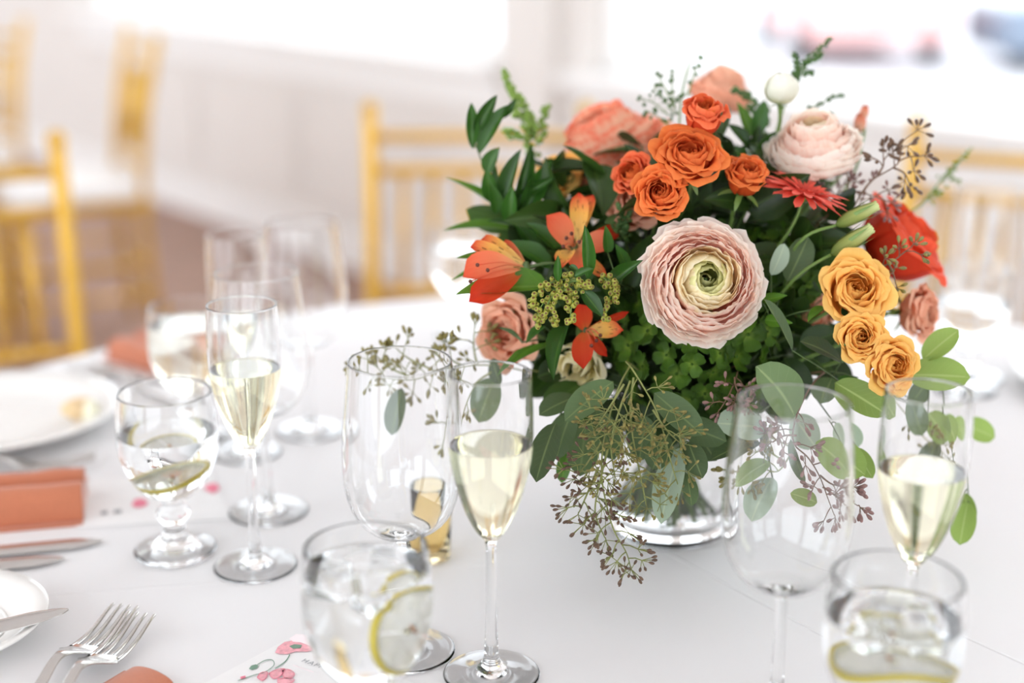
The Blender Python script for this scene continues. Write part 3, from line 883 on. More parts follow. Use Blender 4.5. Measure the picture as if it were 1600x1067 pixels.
def napkin_roll(a, b, width, h, label, lobes=2):
    """folded napkin: a flat rolled bundle with rounded folds, running from end a to b"""
    e = empty('folded_napkin', label, 'napkin', align(a, b), 'terracotta napkins')
    L = (b - a).length
    prof = []
    n = 26 * lobes
    # closed outline in x/z: upper side carries the rounded folds
    for i in range(n + 1):
        t = i / n
        x = -width / 2 + width * t
        z = h * (0.30 + 0.70 * max(0.0, 1 - abs(2 * ((t * lobes) % 1.0 if i < n else 1.0) - 1) ** 2.0) ** 0.5)
        if i in (0, n): z = h * 0.12
        prof.append((x, z))
    prof += [(width / 2, 0.0006), (-width / 2, 0.0006)]
    m = MB()
    K = len(prof)
    def sl(u, v):
        k = min(int(round(u * K)), K) % K
        x, z = prof[k]
        s = 1 + 0.02 * noise.noise(Vector((x * 40, v * 5, 0)))
        return (x * s, v * L, z * (1 + 0.05 * noise.noise(Vector((x * 30, v * 6, 4)))))
    m.grid(K, 16, sl)
    put('cloth', m.mesh('cloth'), MT['terracotta'], e)
    m = MB()     # end face with the turned-in hem
    vs = [Vector((x * 0.99, -0.0004, z * 0.99)) for x, z in prof]
    m.add(vs, [tuple(range(K))]); put('fold_end', m.mesh('fold_end', False), MT['hem'], e)
    for q in range(lobes):
        m = MB(); cx = -width / 2 + width * (q + 0.5) / lobes
        m.tube([(cx + width / lobes * 0.32 * math.cos(s_ * 0.5), -0.001, h * 0.45 + h * 0.22 * math.sin(s_ * 0.5)) for s_ in range(11)], 0.0011, n=6)
        put('hem', m.mesh('hem'), MT['hem'], e)
    m = MB(); m.box((0.0, L / 2, 0.0012), (width * 1.25, L * 0.995, 0.0022)); put('under_fold', bev(m.mesh('under_fold', False), 0.0008), MT['terracotta'], e)
    return e


napkin_roll(T(134, 792), T(-130, 815), 0.066, 0.030, 'terracotta napkin roll lying by the lemon water goblet')
napkin_roll(T(238, 1066), T(120, 1140), 0.040, 0.010, 'terracotta napkin corner beside the stacked forks', 1)
napkin_roll(T(205, 548), T(330, 580), 0.07, 0.022, 'terracotta napkin beside the goblet of cloudy lemon water')


def card(c0, c1, c2, label, th=0.0006):
    """thin card: corner c0, edges to c1 and c2 on the cloth"""
    x = (c1 - c0); y = (c2 - c0)
    e = empty('menu_card', label, 'card', Matrix.Translation(c0), 'floral printed cards')
    m = MB()
    p = [Vector((0, 0, 0.0004)), x + Vector((0, 0, 0.0004)), x + y + Vector((0, 0, 0.0004)), y + Vector((0, 0, 0.0004))]
    up = Vector((0, 0, th))
    m.add(p + [q + up for q in p], [(3, 2, 1, 0), (4, 5, 6, 7), (0, 1, 5, 4), (1, 2, 6, 5), (2, 3, 7, 6), (3, 0, 4, 7)])
    put('paper', m.mesh('paper', False), MT['card'], e)
    return e


def print_flat(e, name, pts, mat, dz):
    """flat printed shape on the card from photograph outline points"""
    o = emat(e).translation
    m = MB(); vs = [T(*q) - o + Vector((0, 0, 0.0016 + dz)) for q in pts]
    m.add(vs, [tuple(range(len(vs)))])
    me = m.mesh(name, False)
    bm = bmesh.new(); bm.from_mesh(me); bmesh.ops.triangulate(bm, faces=bm.faces[:]); bmesh.ops.recalc_face_normals(bm, faces=bm.faces[:]); bm.to_mesh(me); bm.free()
    return put(name, me, mat, e)


def print_line(e, name, pts, w, mat, dz=0.0002):
    P_ = [Vector((a, b, 0)) for a, b in pts]
    sp_ = smoothpts(P_, 6)
    l, r = [], []
    for i, p in enumerate(sp_):
        t = (sp_[min(i + 1, len(sp_) - 1)] - sp_[max(i - 1, 0)]).normalized()
        n = Vector((-t.y, t.x, 0))
        l.append((p.x + n.x * w, p.y + n.y * w)); r.append((p.x - n.x * w, p.y - n.y * w))
    o = emat(e).translation
    m = MB(); N = len(l)
    m.add([T(*q) - o + Vector((0, 0, 0.0016 + dz)) for q in l + r], [(i, i + 1, N + i + 1, N + i) for i in range(N - 1)])
    return put(name, m.mesh(name, False), mat, e)


cA = T(465, 992); cB = T(328, 1066); cC = T(620, 1052)
crd = card(cA, cA + (cB - cA) * 1.5, cC, 'white card with printed pink poppies under the iced water goblet') if False else card(cA, T(262, 1100), T(660, 1075), 'white card with printed pink poppies under the iced water goblet')
print_flat(crd, 'poppy_print', [(430, 1023), (434, 1014), (445, 1006), (462, 1003), (478, 1006), (490, 1011), (494, 1019), (480, 1021), (462, 1021), (450, 1025), (438, 1025)], MT['inkpink'], 0.0)
print_flat(crd, 'poppy_highlight', [(452, 1001), (463, 994), (480, 995), (491, 1001), (495, 1012), (484, 1012), (470, 1007), (458, 1006)], MT['inkpale'], 0.0001)
print_flat(crd, 'poppy_heart', [(452, 1013), (460, 1010), (472, 1011), (470, 1016), (458, 1017)], MT['inkgreen'], 0.0002)
print_line(crd, 'stem_print', [(453, 1026), (446, 1037), (430, 1048)], 0.8, MT['inkgreen'])
print_line(crd, 'stem_print', [(372, 1067), (395, 1059), (415, 1053), (428, 1043), (426, 1035), (415, 1035), (402, 1042)], 0.6, MT['inkgreen'])
print_flat(crd, 'bud_print', [(389, 1048), (393, 1043), (400, 1041), (404, 1043), (402, 1047), (394, 1050)], MT['inkgreen'], 0.0)
for pts in ([(402, 1062), (408, 1055), (418, 1054), (416, 1062), (410, 1067)], [(420, 1056), (432, 1050), (445, 1049), (440, 1058), (428, 1064)], [(440, 1050), (452, 1050), (460, 1056), (456, 1062), (444, 1062)], [(434, 1064), (448, 1063), (460, 1066), (452, 1072), (436, 1072)]):
    print_flat(crd, 'petal_print', pts, MT['inkpink'], 0.0)
    print_line(crd, 'petal_outline', pts + pts[:1], 0.6, MT['inkrose'], 0.0003)
print_line(crd, 'bud_print', [(376, 1063), (384, 1061)], 2.0, MT['inkrose'])


def text_on(e, s, a, b, h, name):
    """flat lettering running from pixel a towards pixel b on the card"""
    cu = bpy.data.curves.new(name, 'FONT'); cu.body = s; cu.size = h; cu.space_character = 1.25
    to = bpy.data.objects.new(name, cu)
    COL.objects.link(to)
    dg = bpy.context.evaluated_depsgraph_get()
    me = bpy.data.meshes.new_from_object(to.evaluated_get(dg))
    bpy.data.objects.remove(to)
    A, B = T(*a), T(*b)
    x = (B - A).normalized(); z = Vector((0, 0, 1)); y = z.cross(x)
    mt = Matrix((x, y, z)).transposed().to_4x4(); mt.translation = A - emat(e).translation + Vector((0, 0, 0.0020))
    me.materials.clear()
    put(name, me, MT['ink'], e, mt)


text_on(crd, 'HAPPIN', (470, 1037), (512, 1052), 0.0066, 'lettering')
print_line(crd, 'small_lettering', [(458, 1043), (490, 1054)], 0.7, MT['inkpale'], 0.0003)

cd2 = card(T(120, 826), T(360, 812), T(110, 752), 'white printed card between the napkin roll and the lemon goblet')
print_flat(cd2, 'flower_print', [(205, 792), (212, 782), (224, 781), (232, 788), (226, 794), (214, 796)], MT['inkrose'], 0.0)
print_flat(cd2, 'flower_print', [(318, 766), (326, 758), (338, 757), (344, 766), (334, 774)], MT['inkrose'], 0.0)
print_line(cd2, 'lettering', [(158, 805), (168, 803)], 2.5, MT['ink'])
print_line(cd2, 'lettering', [(178, 803), (190, 801)], 2.5, MT['ink'])

# ------------------------------------------------------------------ vase
VASE_R, VASE_H = 0.049, 0.125
vs_ = empty('vase', 'clear glass cylinder vase of stems and water holding the bouquet', 'vase', Matrix.Translation((VX, VY, TZ)))
m = MB(); m.lathe([(0, 0.0008), (0.046, 0.0008), (0.0485, 0.002), (VASE_R, 0.005), (VASE_R, 0.03), (VASE_R, 0.06), (VASE_R, 0.09), (VASE_R, VASE_H - 0.0005), (VASE_R, VASE_H), (0.0484, VASE_H + 0.0009), (0.0476, VASE_H + 0.0012), (0.0468, VASE_H + 0.0009), (0.0462, VASE_H), (0.0462, VASE_H - 0.0005), (0.0462, 0.09), (0.0462, 0.06), (0.0462, 0.03), (0.0455, 0.014), (0.043, 0.0115), (0, 0.011)], 72)
put('glass_body', m.mesh('glass_body'), MT['glass'], vs_)
m = MB(); m.lathe([(0, 0.0109), (0.0432, 0.0113), (0.0457, 0.0139), (0.0464, 0.03), (0.0464, 0.0846), (0.0464, 0.085), (0.0460, 0.0848), (0.0452, 0.0843), (0.0445, 0.0843), (0.002, 0.0843), (0, 0.0843)], 64)
put('water', m.mesh('water'), MT['water'], vs_)
NECK = Vector((VX, VY, TZ + 0.118))
stem_n = [0]


def stem_curve(head, axis=None):
    """stem from a flower head down through the neck of the vase to its floor"""
    k = stem_n[0]; stem_n[0] += 1
    a = k * 2.39996
    d = head - NECK
    side = Vector((d.x, d.y, 0))
    q = side.normalized() if side.length > 1e-4 else Vector((1, 0, 0))
    rr = 0.034 * math.sqrt(((k * 7) % 23 + 0.5) / 23)
    neck = NECK + q * rr * 0.7 + Vector((math.cos(a), math.sin(a), 0)) * 0.012
    foot = Vector((VX, VY, TZ + 0.0155)) - q * rr * 0.8 + Vector((math.cos(a * 1.7), math.sin(a * 1.7), 0)) * 0.010
    back = (axis if axis is not None else d.normalized())
    p1 = head - back * 0.03
    p2 = neck + (d * 0.35)
    return smoothpts([head, p1, p2.lerp(p1, 0.25), neck, foot], 6)


def local_tube(e, pts, r0, r1=None, n=7):
    inv = emat(e).inverted()
    m = MB(); m.tube([inv @ Vector(p) for p in pts], r0 / emat(e).median_scale if not callable(r0) else r0, None if r1 is None else r1 / emat(e).median_scale, n)
    return m


def add_stem(e, head, axis, r=0.0016, mat='stem', name='stem'):
    m = local_tube(e, stem_curve(head, axis), r, r, 7)
    return put(name, m.mesh(name), MT[mat], e)


# ------------------------------------------------------------------ petals
PC = {}


def rev_petal(key, ctrl, half, nu=10, nv=10, tip=0.12, tipp=2.2, ruf=0.0, spiral=0.0, wp=(0.35, 0.9), seed=0, flare=0.0, freq=3.0, serr=0.0):
    """petal wrapped round the flower axis: ctrl = (r, z) bezier from base to rim"""
    if key in PC: return PC[key]
    m = MB()
    def fn(u, v):
        uu = 2 * u - 1
        vv = v * (1 - tip * abs(uu) ** tipp)
        r, z = bez(ctrl, vv)
        w = wp[0] + (1 - wp[0]) * min(1.0, vv / wp[1]) ** 0.7
        a = uu * half * w
        q = vv ** 2.5
        n1 = noise.noise(Vector((uu * freq, vv * 2, seed * 3.7)))
        n2 = noise.noise(Vector((uu * freq * 1.3, vv * 2.5, seed * 3.7 + 9)))
        n3 = noise.noise(Vector((uu * freq * 5, vv * 3, seed * 2.1 + 30)))
        r2 = r + spiral * uu * (0.3 + 0.7 * vv) + ruf * n1 * q + serr * n3 * q + flare * abs(uu) ** 3 * q
        z2 = z + ruf * n2 * q * 0.8 + serr * n3 * q * 0.6
        return (r2 * math.cos(a), r2 * math.sin(a), z2)
    m.grid(nu, nv, fn)
    PC[key] = m.mesh('petal')
    return PC[key]


def put_petal(e, me, mat, ang, tilt=0.0, s=1.0, name='petal', off=(0, 0, 0)):
    mt = Matrix.Rotation(ang, 4, 'Z') @ Matrix.Translation(off) @ Matrix.Rotation(tilt, 4, 'Y') @ Matrix.Scale(s, 4)
    o = bpy.data.objects.new(name, me)
    COL.objects.link(o)
    o.parent = e
    o.matrix_basis = mt
    if not me.materials: me.materials.append(None)
    o.material_slots[0].link = 'OBJECT'
    o.material_slots[0].material = MT[mat]
    return o


def sepals(e, n, L, W, mat='stem', z=0.0, droop=0.3, r=0.1):
    key = ('sepal', L, W, droop)
    if key not in PC:
        m = MB()
        def fn(u, v):
            x = r * 0.2 + L * v * math.cos(droop * v); zz = -0.06 + L * v * (0.2 - droop * v)
            w = W * (v ** 0.4) * (1 - v) ** 0.7 * 1.6
            return (x, (u - 0.5) * w, zz + 0.15 * abs(u - 0.5) * w)
        m.grid(4, 8, fn)
        PC[key] = m.mesh('sepal')
    for i in range(n):
        put_petal(e, PC[key], mat, 2 * math.pi * i / n + 0.3, name='sepal', off=(0, 0, z))


# ---- ranunculus --------------------------------------------------
def ranunculus(loc, axis, rad, label, mats, layers=14, spin=0.0, flat=1.0, openness=1.0, bend=0.0, nm='ranunculus', stem='stem', dense=1.0, hgt=0.75):
    e = empty(nm, label, 'flower', frame(loc, axis, spin, rad), 'ranunculus flowers in the bouquet')
    rr = random.Random(hash_(label))
    for i in range(layers):
        t = i / (layers - 1)
        rim = 0.09 + 0.91 * t ** 0.85
        zr = hgt * (0.80 + 0.24 * math.sin(math.pi * min(1, t * 1.9)) * (t < 0.53) - (0.95 * max(0, t - 0.30) ** 1.25) * openness)
        n = (3, 3, 4, 4, 5, 5, 6, 6, 7, 7, 8, 8, 9, 9, 9, 9, 9, 9, 9, 9)[i]
        half = math.pi / n * (1.55 if t < 0.3 else 1.38)
        if t < 0.25:
            ctrl = [(0.03, 0.0), (rim * 1.5 + 0.06, 0.15), (rim * 1.45, zr * 0.75), (rim * 0.75, zr)]
        elif t < 0.72:
            ctrl = [(0.04, 0.0), (rim * 1.0, 0.0), (rim * 1.16, zr * 0.55), (rim * 0.99, zr)]
        else:
            ctrl = [(0.04, -0.02), (rim * 0.7, -0.10), (rim * 0.95, zr * 0.35 - 0.05), (rim * 1.0, zr)]
        mat = mats[min(len(mats) - 1, int(t * len(mats) * 0.999))] if not callable(mats) else mats(t)
        for k in range(n):
            var = k % 3
            me = rev_petal(('ran', layers, openness, hgt, i, var), ctrl, half, 12 if t > 0.3 else 10, 9, tip=0.10 + 0.05 * (t > 0.7), tipp=3.0, ruf=0.028 + 0.042 * t, spiral=0.028 + 0.03 * t, seed=i * 3 + var, freq=2.6, serr=0.016 + 0.026 * t, wp=(0.4, 0.7))
            put_petal(e, me, mat, 2 * math.pi * k / n + i * 2.399 + rr.uniform(-0.12, 0.12), tilt=rr.uniform(-0.05, 0.05), s=1 + rr.uniform(-0.035, 0.035))
    if layers > 9:
        m = MB(); m.lathe([(0, 0.05), (0.05, 0.1), (0.06, 0.35), (0.035, 0.5), (0, 0.53)], 10); put('pistil', m.mesh('pistil'), MT['stemd'], e)
    sepals(e, 5, 0.5, 0.25, 'stem', -0.02)
    add_stem(e, loc, axis, 0.0022, stem)
    return e


def hash_(s):
    h = 7
    for c in s: h = (h * 31 + ord(c)) % 1000003
    return h


# ---- roses --------------------------------------------------------
def rose(loc, axis, rad, label, m_in, m_out, spin=0.0, opened=1.0, nm='spray_rose', group='spray roses in the bouquet', layers=8, point=1.0, sep=True, cat='flower'):
    e = empty(nm, label, cat, frame(loc, axis, spin, rad), group)
    rr = random.Random(hash_(label))
    H = 1.05
    for i in range(layers):
        t = i / (layers - 1)
        rim = (0.10 + 0.90 * t ** 1.05 * opened)
        zr = H * (0.86 + 0.12 * math.sin(t * math.pi * 0.8) - 0.42 * max(0, t - 0.45) * opened)
        n = (3, 3, 4, 5, 5, 5, 6, 6, 6)[i]
        half = math.pi / n * (1.7 if t < 0.4 else 1.32)
        if t < 0.55:
            ctrl = [(0.04, 0.0), (rim * 1.15 + 0.12, 0.05), (rim * 1.22 + 0.05, zr * 0.72), (rim * 0.92, zr)]
            tip, ruf, fl = 0.12, 0.11, 0.0
        else:
            ctrl = [(0.05, 0.0), (rim * 0.95 + 0.1, -0.02), (rim * 0.66, zr * 1.02), (rim * 0.93, zr * 1.04), (rim * 1.12, zr * 0.86)]
            tip, ruf, fl = 0.14 + 0.12 * point, 0.16, -0.10
        for k in range(n):
            var = k % 3
            me = rev_petal(('rose', layers, opened, point, i, var), ctrl, half, 12, 12, tip=tip, tipp=1.5 if t >= 0.55 and point > 0.5 else 2.6, ruf=ruf, spiral=0.05 + 0.045 * t, seed=i * 5 + var + 40, freq=2.1, flare=fl, wp=(0.35, 0.75))
            put_petal(e, me, m_in if t < 0.5 else m_out, 2 * math.pi * k / n + i * 1.9 + rr.uniform(-0.2, 0.2), tilt=rr.uniform(-0.07, 0.07), s=1 + rr.uniform(-0.05, 0.05))
    m = MB(); m.lathe([(0, -0.22), (0.10, -0.20), (0.17, -0.08), (0.14, 0.02), (0, 0.04)], 10); put('hip', m.mesh('hip'), MT['stem'], e)
    if sep: sepals(e, 5, 0.75, 0.24, 'stem', -0.02, 0.5)
    add_stem(e, loc - Vector(axis) * (0.2 * rad), axis, 0.0015)
    return e


# ---- open flowers made of single outlines ---------------------------
def blade_mesh(key, L, W, a, b, cup=0.3, bend=0.0, curl=0.0, nu=8, nv=12, ruf=0.0, seed=0, tilt0=0.0):
    """petal / leaf along +X from the origin, normal +Z; bend lifts (+) or droops (-) the tip"""
    if key in PC: return PC[key]
    pk = (a / (a + b)) ** a * (b / (a + b)) ** b
    m = MB()
    def fn(u, v):
        w = W * max(0.0, v) ** a * max(0.0, 1 - v) ** b / pk if 0 < v < 1 else W * 0.02
        uu = 2 * u - 1
        y = uu * w / 2
        th = tilt0 + bend * v
        x = L * (math.sin(th) / bend - math.sin(tilt0) / bend if abs(bend) > 1e-3 else v)
        z = L * ((math.cos(tilt0) - math.cos(th)) / bend if abs(bend) > 1e-3 else 0)
        z += cup * abs(uu) ** 1.7 * w * 0.5 + curl * uu * w * 0.3 + ruf * noise.noise(Vector((uu * 1.8, v * 3.2, seed))) * (0.4 + abs(uu))
        return (x, y, z)
    m.grid(nu, nv, fn)
    PC[key] = m.mesh('blade')
    return PC[key]


def cup_flower(loc, axis, rad, label, mat, nm, n=5, spin=0.0, rows=1, hgt=1.2, flare=0.25, group=None, close=0.0, stem='stem', cat='flower', ruf=0.10):
    e = empty(nm, label, cat, frame(loc, axis, spin, rad), group)
    rr = random.Random(hash_(label))
    for j in range(rows):
        sc = 1 - 0.2 * (rows - 1 - j)
        for k in range(n):
            ctrl = [(0.05, 0.0), (0.75 * sc, 0.0), (0.85 * sc, hgt * 0.55), ((0.8 - close) * sc + 0.02, hgt * 0.85), ((1.0 + flare - close * 1.5) * sc, hgt * (0.98 + 0.08 * (rows - 1 - j)))]
            me = rev_petal(('cup', nm, n, hgt, flare, close, j, k % 3), ctrl, math.pi / n * 1.45, 14, 14, tip=0.16, tipp=2.4, ruf=ruf, spiral=0.06, seed=k + 11 * j + 70, freq=1.5, wp=(0.3, 0.6), serr=0.012)
            put_petal(e, me, mat, 2 * math.pi * k / n + j * 0.6 + rr.uniform(-0.1, 0.1), tilt=rr.uniform(-0.06, 0.06))
    m = MB(); m.lathe([(0, 0.0), (0.06, 0.03), (0.10, 0.2), (0.06, 0.38), (0, 0.42)], 10); put('pistil', m.mesh('pistil'), MT['bead'], e)
    sepals(e, 5, 0.55, 0.2, 'stem', -0.02)
    add_stem(e, loc, axis, 0.0016, stem)
    return e


def gerbera(loc, axis, rad, label, spin=0.0):
    e = empty('gerbera', label, 'flower', frame(loc, axis, spin, rad))
    rr = random.Random(5)
    for row, (n, L, tl) in enumerate(((19, 0.92, 0.10), (19, 0.88, 0.28), (15, 0.45, 0.6))):
        for k in range(n):
            me = blade_mesh(('ger', row, k % 4), L * (1 + 0.04 * (k % 3)), 0.20 if row < 2 else 0.09, 0.75, 0.38, 0.12, -0.35, ruf=0.03, seed=k % 4 + row * 4, nu=4, nv=8)
            put_petal(e, me, 'gerbera', 2 * math.pi * (k + 0.5 * row) / n + rr.uniform(-0.05, 0.05), tilt=-tl + rr.uniform(-0.07, 0.07), name='ray_petal', off=(0.08, 0, 0.02 * row))
    m = MB()
    m.lathe([(0, 0.0), (0.18, 0.0), (0.24, 0.06), (0.2, 0.12), (0.1, 0.1), (0, 0.08)], 18)
    for k in range(70):
        a = k * 2.39996; r = 0.022 * math.sqrt(k + 1)
        m.tube([(r * math.cos(a), r * math.sin(a), 0.08), (r * 1.15 * math.cos(a), r * 1.15 * math.sin(a), 0.17)], 0.012, 0.008, 4)
    o = put('flower_eye', m.mesh('flower_eye'), MT['gerb_eye'], e); o['kind'] = 'stuff'
    m = MB(); m.lathe([(0, -0.2), (0.08, -0.18), (0.2, -0.05), (0.16, 0.0), (0, 0.0)], 12); put('calyx', m.mesh('calyx'), MT['stem'], e)
    add_stem(e, loc, axis, 0.0012)
    return e


def bud(loc, axis, L, W, label, nm='lisianthus_bud', mat='bud', group=None):
    e = empty(nm, label, 'flower bud', frame(loc, axis, 0.4, L), group)
    w = W / L
    for k in range(4):
        ctrl = [(0.02, 0.0), (w * 0.75, 0.12), (w * 0.62, 0.65), (w * 0.30, 0.9), (w * 0.34, 1.0)]
        me = rev_petal(('bud', round(w, 3), k % 2), ctrl, math.pi / 4 * 1.6, 8, 10, tip=0.1, spiral=w * 0.06, ruf=0.05, seed=k, wp=(0.4, 0.6))
        put_petal(e, me, mat, k * math.pi / 2)
    sepals_l = blade_mesh(('budsep', round(w, 3)), 0.95, 0.10, 0.4, 0.9, 0.2, 0.35, nu=3, nv=8)
    for k in range(4): put_petal(e, sepals_l, 'stem', k * math.pi / 2 + 0.7, tilt=-1.25, name='sepal', off=(w * 0.2, 0, 0.02))
    add_stem(e, loc, axis, 0.0012)
    return e


# ---- leaves -------------------------------------------------------------
LEAF = {'euc': (0.62, 0.55, 0.18), 'round': (0.5, 0.45, 0.15), 'rus': (0.75, 0.85, 0.35), 'als': (0.6, 0.95, 0.3), 'grass': (0.3, 1.0, 0.4), 'broad': (0.5, 0.5, 0.25)}


def leaf(e, b, t, w, kind='euc', mat='euc', roll=0.0, bend=0.5, face=None, name='leaf'):
    """leaf from world point b to world point t, w metres wide, facing the viewer side unless told"""
    L = (t - b).length
    kb = round(bend, 1)
    a, bb, cup = LEAF[kind]
    me = blade_mesh(('leaf', kind, kb), 1.0, 1.0, a, bb, cup, -kb, nu=6, nv=12, ruf=0.02, seed=kb * 7)
    x = (t - b).normalized()
    n = (face if face is not None else AX(-0.1, 0.45, 1.0))
    z = (n - x * n.dot(x)).normalized()
    y = z.cross(x)
    mt = Matrix((x, y, z)).transposed().to_4x4() @ Matrix.Rotation(roll, 4, 'X')
    # chord of the bent blade
    if abs(kb) > 1e-3:
        cx, cz = math.sin(kb) / kb, -(1 - math.cos(kb)) / kb
    else: cx, cz = 1.0, 0.0
    ch = math.hypot(cx, cz)
    tilt = Matrix.Rotation(math.atan2(cz, cx), 4, 'Y')
    M = Matrix.Translation(b) @ mt @ tilt @ Matrix.Diagonal((L / ch, w, L / ch * 0.7 + w * 0.3, 1))
    o = bpy.data.objects.new(name, me)
    COL.objects.link(o); o.parent = e
    o.matrix_basis = emat(e).inverted() @ M
    if not me.materials: me.materials.append(None)
    o.material_slots[0].link = 'OBJECT'; o.material_slots[0].material = MT[mat]
    return o


def branch(nm, label, cat, stem_px, leaves, group=None, r=0.0012, mat='stemd', into_vase=True, twig=0.0006):
    """stem_px: [(px, py, d)] tip first; leaves: (bx, by, bd, tx, ty, td, width_px, kind, mat[, roll[, bend]])"""
    pts = [P(*q) for q in stem_px]
    e = empty(nm, label, cat, Matrix.Translation(pts[-1]), group)
    path = smoothpts(pts, 5)
    if into_vase:
        path = path[:-1] + stem_curve(pts[-1], (pts[-1] - NECK).normalized())
    m = local_tube(e, path, 0.0005, r, 6); put('stem', m.mesh('stem'), MT[mat], e)
    for q in leaves:
        bx, by, bd, tx, ty, td, wpx, kind, mt = q[:9]
        roll = q[9] if len(q) > 9 else 0.0
        bend = q[10] if len(q) > 10 else 0.5
        b, t = P(bx, by, bd), P(tx, ty, td)
        leaf(e, b, t, wpx * (bd + td) / 2 / F_PX, kind, mt, roll, bend)
        near = min(path, key=lambda p: (p - b).length)
        if (near - b).length > 0.002:
            m = local_tube(e, [near, (near + b) / 2 + Vector((0, 0, 0.001)), b], twig, twig, 5); put('petiole', m.mesh('petiole'), MT[mat], e)
    return e


POD = [(0, -0.2), (0.2, -0.1), (0.46, 0.25), (0.56, 0.55), (0.44, 0.8), (0.30, 0.95), (0.12, 1.0), (0, 0.93)]


def seeded(label, paths, pod_mat, twig_mat, n_umb, nm='seeded_eucalyptus', pod=0.0052, stalk=0.010, group='seeded eucalyptus sprigs', seed=1, r=0.0009, side=0.018, into_vase=True, leaves=(), per=(5, 7)):
    """paths: list of pixel paths, tip first; umbels of urn shaped pods along each"""
    rr = random.Random(seed)
    root = P(*paths[0][-1])
    e = empty(nm, label, 'foliage', Matrix.Translation(root), group)
    mt_ = MB(); mp_ = MB()
    inv = emat(e).inverted()
    for pi, path in enumerate(paths):
        pts = smoothpts([P(*q) for q in path], 8)
        full = pts
        if pi == 0 and into_vase: full = pts[:-1] + stem_curve(pts[-1], (pts[-1] - NECK).normalized())
        mt_.tube([inv @ p for p in full], 0.0004, r, 6)
        nU = n_umb if isinstance(n_umb, int) else n_umb[pi]
        for k in range(nU):
            f = (k + 0.15) / max(1, nU) * 0.82
            i = int(f * (len(pts) - 1))
            p = pts[i]
            d = (pts[max(i - 1, 0)] - pts[min(i + 1, len(pts) - 1)]).normalized()
            lat = d.cross(AX(0, 0, 1)).normalized() * (1 if k % 2 else -1)
            out = (lat * rr.uniform(0.5, 1.0) + d * rr.uniform(0.1, 0.7) + AX(0, 0, 1) * rr.uniform(-0.3, 0.6)).normalized()
            if k == 0: out = d
            c = p + out * (side * rr.uniform(0.5, 1.1) if k else 0.002)
            mt_.tube([inv @ p, inv @ (p.lerp(c, 0.5) + Vector((0, 0, 0.001))), inv @ c], 0.0005, 0.0004, 5)
            for q in range(rr.randint(*per)):
                w = (out * 0.75 + Vector((rr.gauss(0, 0.6), rr.gauss(0, 0.6), rr.gauss(0, 0.6)))).normalized()
                s = c + w * stalk * rr.uniform(0.5, 0.95)
                mt_.tube([inv @ c, inv @ s], 0.0003, 0.0003, 4, False)
                mp_.lathe([(a * pod * 0.52, b * pod) for a, b in POD], 6, inv @ frame(s, w))
    put('twig', mt_.mesh('twig'), MT[twig_mat], e)
    o = put('seed_pods', mp_.mesh('seed_pods'), MT[pod_mat], e); o['kind'] = 'stuff'
    for q in leaves:
        bx, by, bd, tx, ty, td, wpx, kind, mt = q[:9]
        leaf(e, P(bx, by, bd), P(tx, ty, td), wpx * (bd + td) / 2 / F_PX, kind, mt, q[9] if len(q) > 9 else 0.0, q[10] if len(q) > 10 else 0.5)
    return e


def plume(label, axis_px, sub, mat, beadmat, n_per=26, rad=0.0022, nm='goldenrod', group='goldenrod sprays', seed=3, eye=False, leaves=(), cone=0.006):
    """goldenrod: side sprays thick with small buds"""
    rr = random.Random(seed)
    pts = smoothpts([P(*q) for q in axis_px], 6)
    e = empty(nm, label, 'foliage', Matrix.Translation(pts[-1]), group)
    inv = emat(e).inverted()
    ms, mb_, me_ = MB(), MB(), MB()
    ms.tube([inv @ p for p in pts[:-1] + stem_curve(pts[-1], (pts[-1] - NECK).normalized())], 0.0006, 0.0013, 6)
    for path in sub:
        q = smoothpts([P(*k) for k in path], 8)
        ms.tube([inv @ p for p in q], 0.0003, 0.0007, 5)
        for k in range(n_per):
            f = (k + rr.random()) / n_per
            p = q[min(len(q) - 1, int(f * (len(q) - 1)))]
            w = Vector((rr.gauss(0, 1), rr.gauss(0, 1), rr.gauss(0, 1))).normalized()
            c = p + w * cone * (0.35 + 0.65 * f) * rr.uniform(0.4, 1.0)
            ms.tube([inv @ p, inv @ c], 0.00025, 0.00025, 3, False)
            s = rad * rr.uniform(0.75, 1.15)
            mb_.lathe([(0, -s * 1.1), (s * 0.75, -s * 0.6), (s, 0.1 * s), (s * 0.8, s * 0.75), (s * 0.5, s * 0.95), (0, s * 0.7)], 8, inv @ frame(c, w * 0.6 + AX(0, 0.1, 0.8)))
            if eye: me_.lathe([(s * 0.48, s * 0.88), (0.3 * s, s * 1.0), (0, s * 0.85)], 6, inv @ frame(c, w * 0.6 + AX(0, 0.1, 0.8)))
    put('stem', ms.mesh('stem'), MT['stem'], e)
    o = put('flower_buds', mb_.mesh('flower_buds'), MT[beadmat], e); o['kind'] = 'stuff'
    if eye:
        o = put('bud_eyes', me_.mesh('bud_eyes'), MT['beadd'], e); o['kind'] = 'stuff'
    for q in leaves:
        bx, by, bd, tx, ty, td, wpx, kind, mt2 = q[:9]
        leaf(e, P(bx, by, bd), P(tx, ty, td), wpx * (bd + td) / 2 / F_PX, kind, mt2, q[9] if len(q) > 9 else 0.0, q[10] if len(q) > 10 else 0.4)
    return e


# ------------------------------------------------------------------ the flowers
def ranmats(t):
    return 'r_c' if t < 0.17 else ('r_i' if t < 0.40 else ('r_m' if t < 0.74 else 'r_o'))


